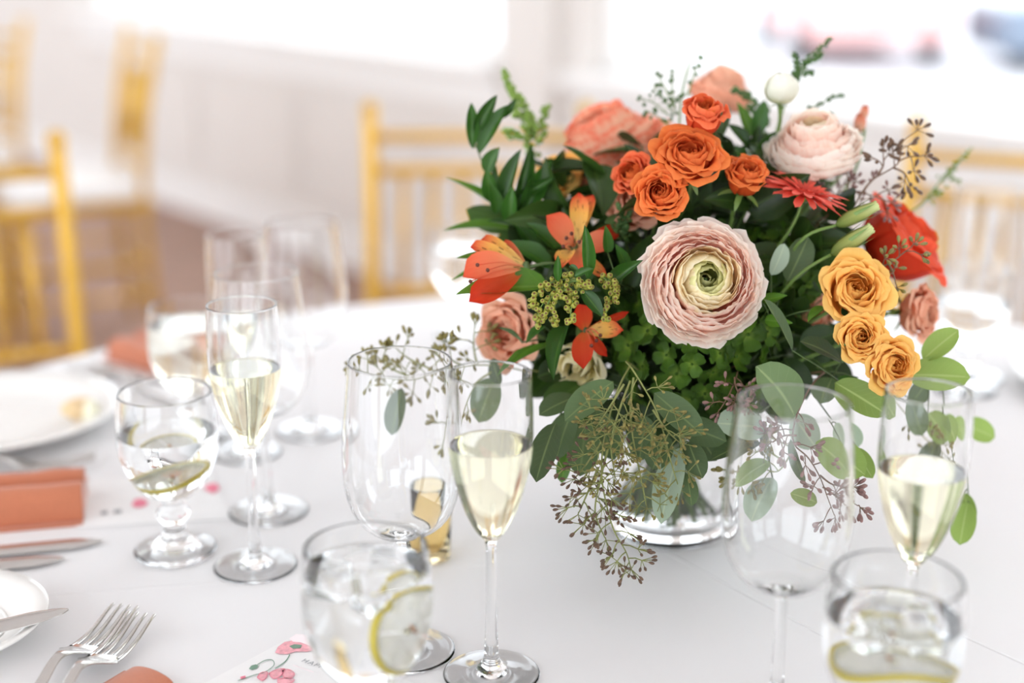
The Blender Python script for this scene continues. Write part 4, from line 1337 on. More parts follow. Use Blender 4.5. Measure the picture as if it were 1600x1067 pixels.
ranunculus(P(1094, 444, 1.012), AX(0.04, 0.10, 1.0), 0.0455, 'large pale pink ranunculus with a greenish cream heart facing forward', ranmats, 20, 0.3)
ranunculus(P(1272, 250, 1.10), AX(-0.16, 0.80, 0.60), 0.0385, 'blush ranunculus facing upward above the coral gerbera', lambda t: 'r_i' if t < 0.2 else ('r_m' if t < 0.62 else 'r_o'), 15, 1.0, hgt=0.9, openness=0.75)
ranunculus(P(968, 262, 1.20), AX(-0.45, 0.78, 0.28), 0.056, 'large peach ranunculus turned away behind the orange spray roses', lambda t: 'r_po', 12, 2.0, hgt=0.9, openness=0.9)
ranunculus(P(1122, 165, 1.235), AX(0.2, 0.8, 0.3), 0.029, 'peach ranunculus at the back behind the cupped orange bud', lambda t: 'peach', 11, 2.6, hgt=1.1, openness=0.7)

rose(P(1094, 208, 1.05), AX(0.04, 0.66, 0.74), 0.0285, 'cupped vermilion rose bud standing highest of the orange roses', 'orange_in', 'redor', 0.5, 0.52, layers=5, point=0.2)
rose(P(1072, 268, 1.035), AX(0.02, 0.55, 0.85), 0.0265, 'widest open orange spray rose with curled pointed petals', 'orange_in', 'orange', 1.1)
rose(P(1034, 312, 1.025), AX(-0.18, 0.25, 0.9), 0.0205, 'orange spray rose tucked under the widest orange rose', 'orange_in', 'orange', 2.0, 0.95)
rose(P(996, 282, 1.06), AX(-0.45, 0.35, 0.8), 0.0175, 'darker orange spray rose half hidden beside the widest orange rose', 'orange_in', 'redor', 0.2, 0.85)
rose(P(1158, 297, 1.045), AX(0.10, 0.62, 0.75), 0.0245, 'round orange spray rose beside the coral gerbera', 'orange_in', 'orange', 2.7, 0.62, layers=6, point=0.4)
rose(P(1326, 462, 1.028), AX(0.05, 0.22, 1.0), 0.0260, 'largest yellow spray rose with pointed outer petals', 'yellow', 'yellow', 0.9)
rose(P(1340, 528, 1.012), AX(-0.08, 0.05, 1.0), 0.0195, 'yellow spray rose in the middle of the yellow trio', 'yellow', 'yellow', 2.2, 0.9)
rose(P(1382, 566, 1.012), AX(0.22, -0.12, 0.95), 0.0200, 'lowest yellow spray rose above the champagne flute', 'yellow', 'yellow', 0.1, 0.95)
rose(P(815, 515, 1.10), AX(-0.55, -0.1, 0.75), 0.027, 'peach garden rose under the speckled alstroemeria leaf', 'peach', 'peach', 0.7, 1.0, 'garden_rose', 'peach roses in the bouquet')
rose(P(1412, 487, 1.115), AX(0.6, -0.05, 0.55), 0.024, 'pale peach garden rose behind the yellow trio', 'peach', 'peach', 1.5, 0.9, 'garden_rose', 'peach roses in the bouquet')
rose(P(1262, 492, 1.10), AX(0.0, 0.0, 1.0), 0.018, 'small peach garden rose deep between pink ranunculus and yellow trio', 'peach', 'peach', 2.5, 0.9, 'garden_rose', 'peach roses in the bouquet')
rose(P(890, 292, 1.16), AX(-0.4, 0.45, 0.6), 0.024, 'golden rose in shade between ruscus and peach ranunculus', 'yellow', 'yellow', 1.9, 0.9, 'garden_rose', 'peach roses in the bouquet')
rose(P(1000, 330, 1.10), AX(-0.2, 0.35, 0.8), 0.026, 'peach garden rose below the darker orange spray rose', 'peach', 'peach', 0.3, 0.9, 'garden_rose', 'peach roses in the bouquet')

gerbera(P(1256, 303, 1.045), AX(0.28, 0.86, 0.36), 0.0325, 'coral gerbera daisy seen edge on below the blush ranunculus', 0.2)
rose(P(1366, 412, 1.13), AX(0.60, 0.52, 0.34), 0.0475, 'large red orange poppy like bloom seen from the side', 'poppy', 'poppy', 0.5, 0.85, 'poppy', None, 5, 0.5)
rose(P(914, 548, 1.082), AX(-0.34, -0.55, 0.75), 0.0285, 'cream lisianthus drooping below the deep orange alstroemeria', 'cream', 'cream', 0.4, 0.72, 'lisianthus', None, 4, 0.8)
cup_flower(P(1218, 162, 1.10), AX(0.05, 0.9, 0.35), 0.0175, 'round white ranunculus bud on a curved green stem', 'whitepetal', 'ranunculus_bud', 5, 0.2, 2, 1.3, -0.72, None, 0.0, ruf=0.05)

LEAF['tep'] = (1.0, 0.42, 0.35)


def alstro(label, c, cd, tepals, stamens, back):
    """tepals: (tip px, py, depth, width px, material, roll, bend, base shift px, py)"""
    head = P(c[0], c[1], cd)
    e = empty('alstroemeria', label, 'flower', Matrix.Translation(head), 'alstroemeria blooms in the bouquet')
    for (tx, ty, td, w, mt, roll, bend, sx, sy) in tepals:
        leaf(e, P(c[0] + sx, c[1] + sy, cd), P(tx, ty, td), w * cd / F_PX, 'tep', mt, roll, bend, name='tepal')
    for (tx, ty, td) in stamens:
        t = P(tx, ty, td)
        m = local_tube(e, smoothpts([head, head.lerp(t, 0.5) + Vector((0, 0, 0.003)), t], 4), 0.0005, 0.0004, 5)
        st = put('stamen', m.mesh('stamen'), MT['als_o'], e)
        m = MB(); m.lathe([(0, -0.0022), (0.0013, -0.001), (0.0015, 0), (0.0013, 0.001), (0, 0.0022)], 7, Matrix.Translation(t - head) @ Matrix.Rotation(1.0, 4, 'X')); put('anther', m.mesh('anther'), MT['pollen'], st)
    m = MB(); m.lathe([(0, -0.006), (0.002, -0.005), (0.0036, 0.0), (0.002, 0.004), (0, 0.005)], 8); put('receptacle', m.mesh('receptacle'), MT['stemd'], e)
    add_stem(e, head, back, 0.0013, 'stemd')


alstro('alstroemeria in profile with dark speckled yellow upper tepals', (822, 418), 1.04,
       [(735, 384, 1.03, 30, 'als_i', 0.3, -0.4, -4, -4), (750, 375, 1.045, 32, 'als_i', -0.3, -0.3, 0, -4), (782, 382, 1.05, 30, 'als_o', -0.4, -0.3, 2, -2), (721, 436, 1.015, 56, 'als_o', 0.15, 0.6, -4, 2), (731, 473, 1.02, 42, 'als_d', -0.3, 0.4, -4, 6), (745, 452, 1.05, 40, 'als_d', 0.4, 0.3, 0, 4)],
       [(746, 414, 1.01), (762, 422, 1.01), (735, 440, 1.005), (755, 405, 1.03)], AX(-0.9, 0.0, 0.2))
alstro('open orange alstroemeria above the goldenrod buds', (897, 388), 1.06,
       [(852, 336, 1.045, 44, 'als_o', 0.2, 0.5, -2, 6), (904, 300, 1.055, 30, 'als_i', 0.2, 0.4, 4, -6), (929, 305, 1.06, 30, 'als_i', -0.3, 0.4, 6, -4), (960, 384, 1.045, 44, 'als_o', -0.1, 0.5, 2, 0), (878, 422, 1.03, 30, 'als_i', 0.2, 0.5, -2, 2), (920, 428, 1.03, 40, 'als_o', 0.1, 0.5, 0, 2), (950, 434, 1.04, 20, 'als_i', 0.4, 0.3, 6, 4), (966, 358, 1.07, 26, 'als_d', 0.5, 0.3, 4, -4)],
       [(885, 372, 1.035), (893, 365, 1.035), (905, 378, 1.03), (880, 385, 1.03)], AX(0, 0.25, 0.95))
alstro('deep orange alstroemeria below the goldenrod buds', (914, 516), 1.045,
       [(902, 474, 1.03, 32, 'als_d', 0.2, 0.4, 0, 2), (912, 580, 1.02, 34, 'als_d', 0.1, 0.6, 0, 0), (976, 516, 1.025, 28, 'als_i', 0.3, 0.4, 2, 2), (984, 486, 1.035, 12, 'als_d', 0.5, 0.4, 2, -2), (950, 558, 1.03, 18, 'als_d', 0.3, 0.4, 2, 2), (886, 500, 1.035, 20, 'als_d', 0.4, 0.4, -2, 0)],
       [(932, 532, 1.02), (924, 540, 1.02), (938, 524, 1.02)], AX(0.2, -0.2, 0.9))
bud(P(1306, 352, 1.035), AX(0.85, 0.42, 0.25), 0.033, 0.0098, 'upper green lisianthus bud in front of the red poppy', group='lisianthus buds')
bud(P(1298, 398, 1.03), AX(0.8, 0.55, 0.25), 0.035, 0.0108, 'lower green lisianthus bud above the largest yellow rose', group='lisianthus buds')
bud(P(1342, 208, 1.15), AX(0.1, 0.95, 0.0), 0.016, 0.009, 'lower pink hypericum berry beside the blush ranunculus', 'hypericum_berry', 'berry', 'hypericum berries')
bud(P(1348, 186, 1.15), AX(0.2, 0.95, 0.0), 0.011, 0.007, 'upper brown tipped hypericum berry beside the blush ranunculus', 'hypericum_berry', 'berry', 'hypericum berries')


# hydrangea
def hydrangea(center, axis, rad, label, n, seed, cone=1.25):
    e = empty('hydrangea', label, 'flower', frame(center, axis), 'green hydrangea heads')
    rr = random.Random(seed)
    pm = blade_mesh(('hyd',), 0.0125, 0.0112, 0.62, 0.3, -0.15, 0.35, nu=6, nv=9, ruf=0.0016)
    cm = MB(); cm.lathe([(0, -0.002), (0.0012, 0.0), (0.0012, 0.001), (0, 0.0017)], 6); cm = cm.mesh('floret')
    for k in range(n):
        f = (k + 0.5) / n
        ca = 1 - f * (1 - math.cos(cone)); sa = math.sqrt(max(0, 1 - ca * ca)); a = k * 2.39996
        d = Vector((sa * math.cos(a), sa * math.sin(a), ca))
        p = d * rad * rr.uniform(0.86, 1.08)
        fo = put('floret', cm, MT['hyd'], e, frame(p, d + Vector((rr.gauss(0, 0.25), rr.gauss(0, 0.25), rr.gauss(0, 0.25))), rr.random() * 3, rr.uniform(0.85, 1.2)))
        for q in range(4):
            put_petal(fo, pm, 'hyd', q * math.pi / 2 + rr.uniform(-0.1, 0.1), tilt=-0.12 + rr.uniform(-0.3, 0.3))
    add_stem(e, center, axis, 0.0025)
    return e


hydrangea(P(1085, 540, 1.085), AX(0.0, -0.35, 0.95), 0.062, 'green hydrangea head below the large pink ranunculus', 64, 1, 1.5)
hydrangea(P(1190, 440, 1.105), AX(0.35, 0.2, 0.9), 0.040, 'green hydrangea head beside the large pink ranunculus', 26, 2, 1.4)

# goldenrod
plume('goldenrod with round yellow green buds in front of the orange alstroemeria', [(905, 440, 1.0), (925, 480, 1.04)],
      [[(838, 510, 0.985), (845, 480, 0.985), (870, 450, 0.99), (895, 440, 1.0)], [(832, 480, 0.985), (838, 462, 0.985), (865, 440, 0.99), (900, 436, 1.0)],
       [(868, 508, 0.985), (866, 485, 0.985), (872, 465, 0.985), (890, 445, 0.99)], [(890, 505, 0.985), (895, 470, 0.985), (905, 450, 0.99)],
       [(920, 450, 0.985), (905, 440, 0.985), (885, 440, 0.99)], [(945, 500, 1.0), (950, 475, 1.0), (955, 450, 1.005), (940, 430, 1.01)], [(962, 470, 1.0), (960, 450, 1.0), (950, 435, 1.01)], [(852, 500, 0.985), (858, 470, 0.985), (880, 448, 0.99)]],
      'stem', 'bead', 22, 0.0021, eye=True, seed=4, cone=0.0062,
      leaves=[(918, 435, 0.985, 912, 350, 0.975, 22, 'rus', 'rus', 0.3), (872, 440, 0.985, 872, 398, 0.98, 13, 'rus', 'rus'), (898, 432, 0.98, 928, 420, 0.975, 14, 'rus', 'rus'), (910, 455, 0.985, 942, 495, 0.98, 24, 'rus', 'rus'), (890, 415, 0.99, 905, 425, 0.985, 9, 'rus', 'rus')])
plume('blurred goldenrod plume rising behind the ruscus', [(790, 120, 1.17), (815, 190, 1.17), (850, 290, 1.17)],
      [[(788, 112, 1.17), (800, 150, 1.17), (812, 185, 1.17)], [(812, 150, 1.17), (825, 185, 1.17), (835, 215, 1.17)], [(855, 165, 1.18), (845, 200, 1.175), (840, 230, 1.17)], [(790, 205, 1.17), (815, 215, 1.17), (835, 240, 1.17)], [(800, 140, 1.17), (818, 175, 1.17), (830, 210, 1.17)]],
      'stem', 'beadg', 30, 0.0024, seed=5, cone=0.008)
plume('dark goldenrod spray pointing up beside the white bud', [(1285, 75, 1.15), (1240, 130, 1.15), (1215, 200, 1.15)],
      [[(1297, 60, 1.15), (1275, 80, 1.15), (1250, 105, 1.15), (1230, 140, 1.15)], [(1285, 85, 1.15), (1262, 100, 1.15), (1240, 115, 1.15)], [(1240, 85, 1.15), (1245, 105, 1.15), (1238, 125, 1.15)], [(1270, 115, 1.15), (1250, 118, 1.15), (1235, 130, 1.15)], [(1316, 150, 1.15), (1290, 158, 1.15), (1262, 172, 1.15), (1240, 190, 1.15)], [(1300, 178, 1.15), (1275, 178, 1.15), (1250, 188, 1.15)]],
      'stem', 'beadk', 34, 0.0015, seed=6, cone=0.0045)
plume('dark goldenrod spray between the vermilion bud and the white bud', [(1160, 140, 1.16), (1185, 170, 1.16), (1190, 230, 1.15)],
      [[(1145, 140, 1.16), (1165, 150, 1.16), (1180, 165, 1.16)], [(1170, 165, 1.16), (1185, 180, 1.16), (1190, 210, 1.16)], [(1195, 160, 1.16), (1195, 185, 1.16), (1190, 220, 1.15)]],
      'stem', 'beadk', 28, 0.0019, seed=8, cone=0.0065)
plume('olive goldenrod tucked beside the peach garden rose', [(965, 340, 1.07), (975, 370, 1.08)],
      [[(968, 320, 1.065), (970, 345, 1.065), (975, 365, 1.07)], [(985, 330, 1.065), (980, 350, 1.065), (975, 368, 1.07)], [(958, 350, 1.065), (968, 360, 1.065), (978, 372, 1.07)]],
      'stem', 'beadk', 24, 0.0018, seed=9)
plume('airy waxflower buds around the vermilion rose bud', [(1080, 90, 1.13), (1065, 150, 1.13), (1060, 220, 1.12)],
      [[(1000, 155, 1.13), (1020, 160, 1.13), (1045, 180, 1.13)], [(1022, 135, 1.13), (1035, 150, 1.13), (1050, 175, 1.13)], [(1052, 112, 1.13), (1050, 140, 1.13), (1055, 170, 1.13)], [(1008, 172, 1.13), (1025, 180, 1.13), (1045, 195, 1.13)], [(1028, 118, 1.13), (1040, 140, 1.13), (1052, 165, 1.13)], [(1095, 85, 1.13), (1085, 115, 1.13), (1075, 150, 1.13)]],
      'stem', 'beadk', 8, 0.0017, nm='waxflower', group='waxflower sprigs', seed=12, cone=0.011)
plume('feathery pale green sprig beyond the red poppy', [(1515, 235, 1.2), (1480, 270, 1.2), (1440, 320, 1.18)],
      [[(1518, 232, 1.2), (1500, 252, 1.2), (1485, 268, 1.2)], [(1500, 285, 1.2), (1485, 275, 1.2), (1470, 285, 1.2)], [(1470, 300, 1.2), (1460, 300, 1.2), (1450, 312, 1.2)]],
      'stem', 'beadg', 16, 0.0013, nm='waxflower', group='waxflower sprigs', seed=13, cone=0.007)

# seeded eucalyptus
seeded('seeded eucalyptus sprig reaching up beside the blush ranunculus', [[(1432, 205, 1.07), (1410, 222, 1.07), (1405, 250, 1.07), (1395, 262, 1.07), (1358, 286, 1.07), (1330, 330, 1.08)], [(1440, 244, 1.07), (1420, 245, 1.07), (1403, 252, 1.07)], [(1420, 285, 1.07), (1412, 270, 1.07), (1396, 262, 1.07)], [(1380, 240, 1.07), (1380, 258, 1.07), (1372, 272, 1.07)]],
       'podb', 'twig', [3, 2, 2, 3], seed=2, pod=0.0056, stalk=0.008, side=0.011, per=(5, 6))
seeded('seeded eucalyptus sprig crossing the red poppy', [[(1425, 385, 1.03), (1412, 395, 1.03), (1392, 410, 1.03), (1370, 420, 1.035), (1345, 430, 1.05)], [(1400, 445, 1.03), (1395, 425, 1.03), (1388, 412, 1.03)]],
       'podg', 'twig', [5, 2], seed=3, pod=0.005, stalk=0.006, side=0.010, per=(5, 6))
seeded('brown seeded eucalyptus tucked between gerbera and red poppy', [[(1388, 315, 1.08), (1360, 305, 1.08), (1330, 300, 1.09), (1300, 330, 1.1)], [(1320, 285, 1.1), (1310, 300, 1.1), (1300, 325, 1.1)]],
       'podr', 'twig', [7, 5], seed=4, pod=0.0045, stalk=0.007, side=0.013)
seeded('long seeded eucalyptus trailing over the front of the vase', [[(985, 885, 0.985), (978, 862, 0.985), (960, 830, 0.985), (948, 790, 0.985), (940, 740, 0.985), (945, 680, 0.985), (965, 610, 0.99), (985, 570, 1.02)], [(945, 840, 0.99), (930, 800, 0.985), (938, 750, 0.985), (950, 700, 0.985)], [(905, 800, 0.99), (918, 770, 0.99), (935, 730, 0.985)], [(900, 745, 0.99), (920, 720, 0.99), (940, 690, 0.985)]],
       'podb', 'twigg', [17, 7, 5, 6], seed=5, pod=0.0038, stalk=0.010, side=0.011)
seeded('seeded eucalyptus spreading over the hydrangea and vase', [[(1060, 760, 0.985), (1048, 720, 0.98), (1035, 670, 0.98), (1020, 630, 0.98), (990, 580, 0.985), (978, 565, 1.02)], [(1010, 790, 0.985), (1000, 740, 0.98), (990, 690, 0.98), (985, 640, 0.98), (990, 590, 0.985)], [(930, 670, 0.985), (950, 640, 0.98), (975, 600, 0.98)], [(960, 740, 0.985), (955, 690, 0.98), (968, 640, 0.98), (985, 595, 0.985)], [(1060, 690, 0.985), (1040, 670, 0.98), (1020, 640, 0.98)]],
       'podg', 'twigg', [12, 15, 8, 13, 6], seed=6, pod=0.0036, stalk=0.010, side=0.013)
seeded('mauve seeded eucalyptus hanging seen through the wine glass nearest the vase', [[(1312, 805, 1.0), (1300, 780, 1.0), (1285, 745, 1.0), (1265, 715, 1.0), (1240, 690, 1.005), (1245, 650, 1.01), (1270, 600, 1.03), (1290, 580, 1.06)], [(1340, 790, 1.0), (1315, 775, 1.0), (1290, 760, 1.0)], [(1330, 760, 1.0), (1305, 755, 1.0), (1285, 742, 1.0)], [(1205, 690, 1.0), (1225, 680, 1.0), (1245, 680, 1.0)]],
       'podr', 'twig', [9, 3, 2, 5], seed=7, pod=0.0052, stalk=0.008, side=0.013, leaves=[(1278, 690, 1.0, 1352, 742, 0.995, 56, 'euc', 'eucl', 0.2), (1235, 685, 1.0, 1262, 752, 1.0, 22, 'euc', 'euc', 0.9), (1235, 770, 1.0, 1280, 785, 1.0, 28, 'euc', 'eucl', 0.1)])
seeded('greenish seeded eucalyptus low behind the wine glass nearest the vase', [[(1150, 745, 1.02), (1180, 730, 1.02), (1215, 735, 1.02), (1240, 700, 1.03)], [(1180, 690, 1.02), (1200, 705, 1.02), (1225, 720, 1.02)]],
       'podg', 'twigg', [6, 4], seed=8, pod=0.005, stalk=0.009, side=0.013)
seeded('seeded eucalyptus reaching out to the wine glass rim', [[(560, 580, 1.08), (600, 590, 1.08), (650, 592, 1.08), (700, 575, 1.08), (760, 570, 1.08), (840, 580, 1.09)], [(590, 560, 1.08), (610, 575, 1.08), (640, 588, 1.08)], [(690, 555, 1.08), (700, 560, 1.08), (720, 570, 1.08)], [(742, 512, 1.08), (740, 540, 1.08), (745, 568, 1.08)], [(700, 690, 1.08), (715, 640, 1.08), (740, 600, 1.08), (770, 580, 1.08)], [(620, 545, 1.08), (640, 560, 1.08), (680, 578, 1.08)]],
       'podg', 'twigg', [12, 4, 4, 4, 4, 3], seed=9, pod=0.005, stalk=0.007, side=0.012, leaves=[(628, 606, 1.075, 612, 680, 1.07, 37, 'euc', 'euc', 0.2, 0.3), (775, 590, 1.08, 745, 660, 1.075, 58, 'euc', 'euc', 0.1), (770, 560, 1.08, 785, 600, 1.075, 30, 'euc', 'euc', 0.8)])
seeded('small brown seeded eucalyptus low on the hydrangea', [[(1125, 640, 1.005), (1140, 615, 1.005), (1150, 590, 1.02), (1155, 570, 1.05)], [(1160, 625, 1.005), (1150, 605, 1.005), (1148, 590, 1.01)]],
       'podr', 'twig', [5, 3], seed=10, pod=0.0045, stalk=0.006, side=0.009)
seeded('seeded eucalyptus showing behind the flute beneath the yellow roses', [[(1490, 715, 1.1), (1470, 700, 1.1), (1440, 680, 1.1), (1400, 640, 1.1), (1340, 600, 1.09)]],
       'podg', 'twigg', [6], seed=11, pod=0.005, stalk=0.008, side=0.013)

# leafy branches
branch('ruscus_branch', 'glossy dark ruscus branch curving up at the edge of the bouquet', 'foliage', [(742, 222, 1.10), (752, 250, 1.10), (768, 290, 1.10), (800, 345, 1.11), (860, 420, 1.12)],
       [(738, 232, 1.10, 736, 160, 1.10, 20, 'rus', 'rus', 0.2, 0.3), (742, 212, 1.10, 777, 148, 1.095, 22, 'rus', 'rus', 0.2, 0.3), (750, 240, 1.10, 797, 164, 1.095, 30, 'rus', 'rus', -0.2, 0.3), (780, 185, 1.1, 806, 152, 1.095, 13, 'rus', 'rus', 0.9),
        (760, 272, 1.10, 782, 230, 1.09, 28, 'rus', 'rus', -0.1), (766, 315, 1.10, 760, 262, 1.09, 24, 'rus', 'rus', 0.1), (788, 330, 1.10, 818, 232, 1.09, 30, 'rus', 'rus', -0.3), (800, 345, 1.10, 828, 224, 1.1, 26, 'rus', 'rus', 0.5), (808, 312, 1.10, 870, 276, 1.09, 18, 'rus', 'rus', 0.4), (812, 345, 1.10, 862, 250, 1.1, 32, 'rus', 'rus', 0.3),
        (786, 322, 1.1, 776, 255, 1.1, 18, 'rus', 'rus', -0.5), (775, 335, 1.1, 765, 285, 1.09, 22, 'rus', 'rus', 0.4), (795, 350, 1.09, 802, 290, 1.08, 24, 'rus', 'rus'), (830, 380, 1.1, 870, 320, 1.09, 22, 'rus', 'rus', 0.2), (845, 400, 1.1, 800, 345, 1.09, 24, 'rus', 'rus')])
branch('grass_blade', 'thin curved grass blade sticking out beside the ruscus branch', 'foliage', [(800, 330, 1.12), (830, 380, 1.12)], [(775, 325, 1.12, 693, 281, 1.12, 9, 'grass', 'alsl', 0.3, 0.6)])
branch('grass_blade', 'long pale leaf lying level above the speckled alstroemeria', 'foliage', [(800, 350, 1.11), (850, 400, 1.12)], [(810, 362, 1.11, 692, 368, 1.11, 20, 'als', 'alsl', 0.8, 0.5), (850, 370, 1.1, 760, 350, 1.1, 26, 'als', 'rus', 0.6)])
branch('alstroemeria_leaves', 'broad bright green alstroemeria leaves under the speckled bloom', 'foliage', [(835, 440, 1.05), (870, 470, 1.07)],
       [(858, 448, 1.04, 711, 464, 1.03, 52, 'als', 'alsl', 0.25, 0.4), (800, 415, 1.045, 712, 406, 1.04, 24, 'als', 'alsl', 0.3, 0.5), (770, 420, 1.06, 705, 442, 1.06, 14, 'als', 'alsl', 0.8, 0.4), (860, 420, 1.06, 790, 380, 1.07, 40, 'als', 'rus', 0.4), (880, 400, 1.06, 820, 350, 1.07, 34, 'als', 'rus', 0.4)])
branch('alstroemeria_leaves', 'dark drooping strap leaves beside the cream lisianthus', 'foliage', [(870, 530, 1.06), (890, 500, 1.08)],
       [(885, 510, 1.05, 868, 602, 1.02, 34, 'als', 'rus', 0.4, 0.8), (850, 510, 1.05, 822, 538, 1.04, 18, 'als', 'rus', 0.3), (862, 540, 1.05, 780, 592, 1.03, 28, 'als', 'alsl', 0.9, 0.5), (815, 535, 1.05, 776, 514, 1.04, 12, 'als', 'euc', 0.8)])
branch('alstroemeria_leaves', 'pointed green leaves between goldenrod and the large pink ranunculus', 'foliage', [(960, 440, 1.03), (985, 450, 1.06)],
       [(955, 440, 1.02, 1008, 406, 1.0, 24, 'als', 'rus', 0.2), (950, 395, 1.04, 945, 350, 1.03, 18, 'als', 'rus', 0.2), (980, 420, 1.04, 960, 380, 1.03, 20, 'als', 'rus')])

branch('eucalyptus_branch', 'grey green eucalyptus leaves hanging at the vase edge by the sharp flute', 'foliage', [(850, 720, 1.02), (870, 660, 1.03), (900, 610, 1.05), (950, 580, 1.08)],
       [(868, 660, 1.02, 838, 756, 1.0, 44, 'euc', 'euc', 0.1), (958, 596, 1.0, 882, 660, 0.99, 46, 'euc', 'euc', 0.0), (895, 640, 1.03, 870, 720, 1.02, 48, 'euc', 'euc', 0.3), (900, 620, 1.04, 842, 650, 1.03, 40, 'euc', 'euc', 0.2), (915, 660, 1.03, 905, 745, 1.02, 52, 'euc', 'euc', -0.2), (930, 640, 1.05, 960, 720, 1.04, 46, 'euc', 'euc'), (890, 700, 1.03, 878, 755, 1.03, 24, 'euc', 'alsl', 0.2)])
branch('eucalyptus_branch', 'eucalyptus leaves over the vase front with one long pale leaf', 'foliage', [(1058, 780, 1.0), (1062, 720, 1.0), (1060, 660, 1.01), (1050, 610, 1.05)],
       [(1022, 614, 1.0, 1098, 682, 0.99, 46, 'euc', 'euc', 0.1), (1062, 700, 1.0, 1034, 822, 0.985, 46, 'euc', 'eucp', 0.2, 0.6), (1072, 740, 1.0, 1080, 792, 0.99, 26, 'euc', 'euc', -0.3), (1075, 690, 1.0, 1098, 748, 0.99, 38, 'euc', 'euc', 0.2), (1042, 680, 1.0, 1020, 735, 0.995, 44, 'euc', 'euc', 0.1), (1060, 660, 1.02, 1136, 690, 1.01, 44, 'euc', 'euc', 0.3), (1080, 660, 1.03, 1120, 720, 1.03, 40, 'euc', 'euc', 0.4), (1010, 650, 1.03, 1000, 720, 1.03, 46, 'euc', 'euc', 0.2)])
branch('eucalyptus_branch', 'round pale eucalyptus leaves behind the wine glass nearest the vase', 'foliage', [(1120, 650, 1.01), (1170, 650, 1.02), (1220, 620, 1.05)],
       [(1190, 668, 1.01, 1120, 662, 1.0, 56, 'round', 'eucp', 0.1, 0.3), (1185, 690, 1.02, 1110, 722, 1.01, 36, 'euc', 'euc', 0.5), (1200, 720, 1.02, 1135, 760, 1.01, 40, 'euc', 'eucl', 0.3), (1205, 745, 1.03, 1170, 815, 1.02, 62, 'euc', 'eucp', 0.5), (1240, 650, 1.04, 1280, 700, 1.03, 50, 'euc', 'eucp', 0.3)])
branch('lemon_leaf', 'broad grey green ragged leaf above the wine glass nearest the vase', 'foliage', [(1225, 640, 1.0), (1240, 600, 1.04)], [(1242, 650, 1.0, 1178, 572, 0.985, 78, 'broad', 'lemonleaf', 0.2, 0.7)])
branch('eucalyptus_branch', 'eucalyptus leaves around the lowest yellow rose', 'foliage', [(1345, 620, 1.02), (1310, 595, 1.03), (1270, 560, 1.06)],
       [(1305, 598, 1.02, 1388, 650, 1.0, 50, 'euc', 'eucl', 0.15, 0.4), (1315, 565, 1.03, 1248, 535, 1.02, 38, 'euc', 'euc', 0.4), (1238, 548, 1.0, 1192, 468, 0.985, 26, 'euc', 'euc', 0.7, 0.2), (1300, 590, 1.04, 1285, 630, 1.03, 48, 'euc', 'euc', 0.2), (1340, 590, 1.05, 1310, 620, 1.05, 40, 'euc', 'rus', 0.2)])
branch('eucalyptus_branch', 'bright eucalyptus leaves standing out beyond the lowest yellow rose', 'foliage', [(1470, 560, 1.04), (1420, 585, 1.04), (1370, 610, 1.05), (1300, 590, 1.08)],
       [(1412, 586, 1.04, 1516, 590, 1.03, 58, 'euc', 'eucl', 0.0, 0.3), (1442, 562, 1.04, 1498, 516, 1.035, 42, 'euc', 'eucl', -0.2, 0.3), (1415, 620, 1.08, 1440, 680, 1.08, 40, 'round', 'euc', 0.2), (1450, 645, 1.1, 1490, 690, 1.1, 46, 'round', 'eucl', 0.2), (1480, 650, 1.1, 1510, 690, 1.1, 40, 'round', 'eucl', 0.1), (1420, 630, 1.1, 1445, 600, 1.1, 36, 'round', 'euc', 0.3)])
branch('eucalyptus_branch', 'low eucalyptus leaves peeping out past the champagne flute', 'foliage', [(1515, 800, 1.07), (1500, 700, 1.10), (1440, 640, 1.12), (1350, 610, 1.10)],
       [(1500, 660, 1.11, 1554, 684, 1.11, 38, 'euc', 'eucl', 0.1, 0.3), (1512, 785, 1.07, 1500, 852, 1.06, 40, 'euc', 'eucl', 0.3, 0.3), (1505, 770, 1.08, 1522, 815, 1.07, 26, 'euc', 'eucl', 0.5), (1470, 690, 1.1, 1440, 740, 1.1, 40, 'round', 'euc', 0.3)])
branch('eucalyptus_branch', 'single eucalyptus leaf edge beside the wine glass nearest the vase', 'foliage', [(1340, 700, 1.04), (1300, 650, 1.05), (1260, 600, 1.07)], [(1335, 700, 1.03, 1364, 748, 1.02, 30, 'euc', 'eucl', 0.3), (1320, 660, 1.05, 1340, 700, 1.05, 34, 'euc', 'eucp', 0.3)])
branch('green_leaves', 'small green leaves beside the blush petals and hydrangea', 'foliage', [(1205, 500, 1.04), (1195, 560, 1.07)],
       [(1190, 470, 1.03, 1232, 462, 1.02, 16, 'als', 'alsl', 0.2), (1195, 500, 1.03, 1240, 505, 1.02, 20, 'als', 'alsl', 0.4), (1205, 430, 1.04, 1225, 380, 1.04, 30, 'euc', 'eucp', 0.6), (1230, 440, 1.05, 1262, 370, 1.05, 44, 'euc', 'euc', 0.3), (1290, 480, 1.02, 1262, 505, 1.01, 20, 'als', 'alsl', 0.5)])

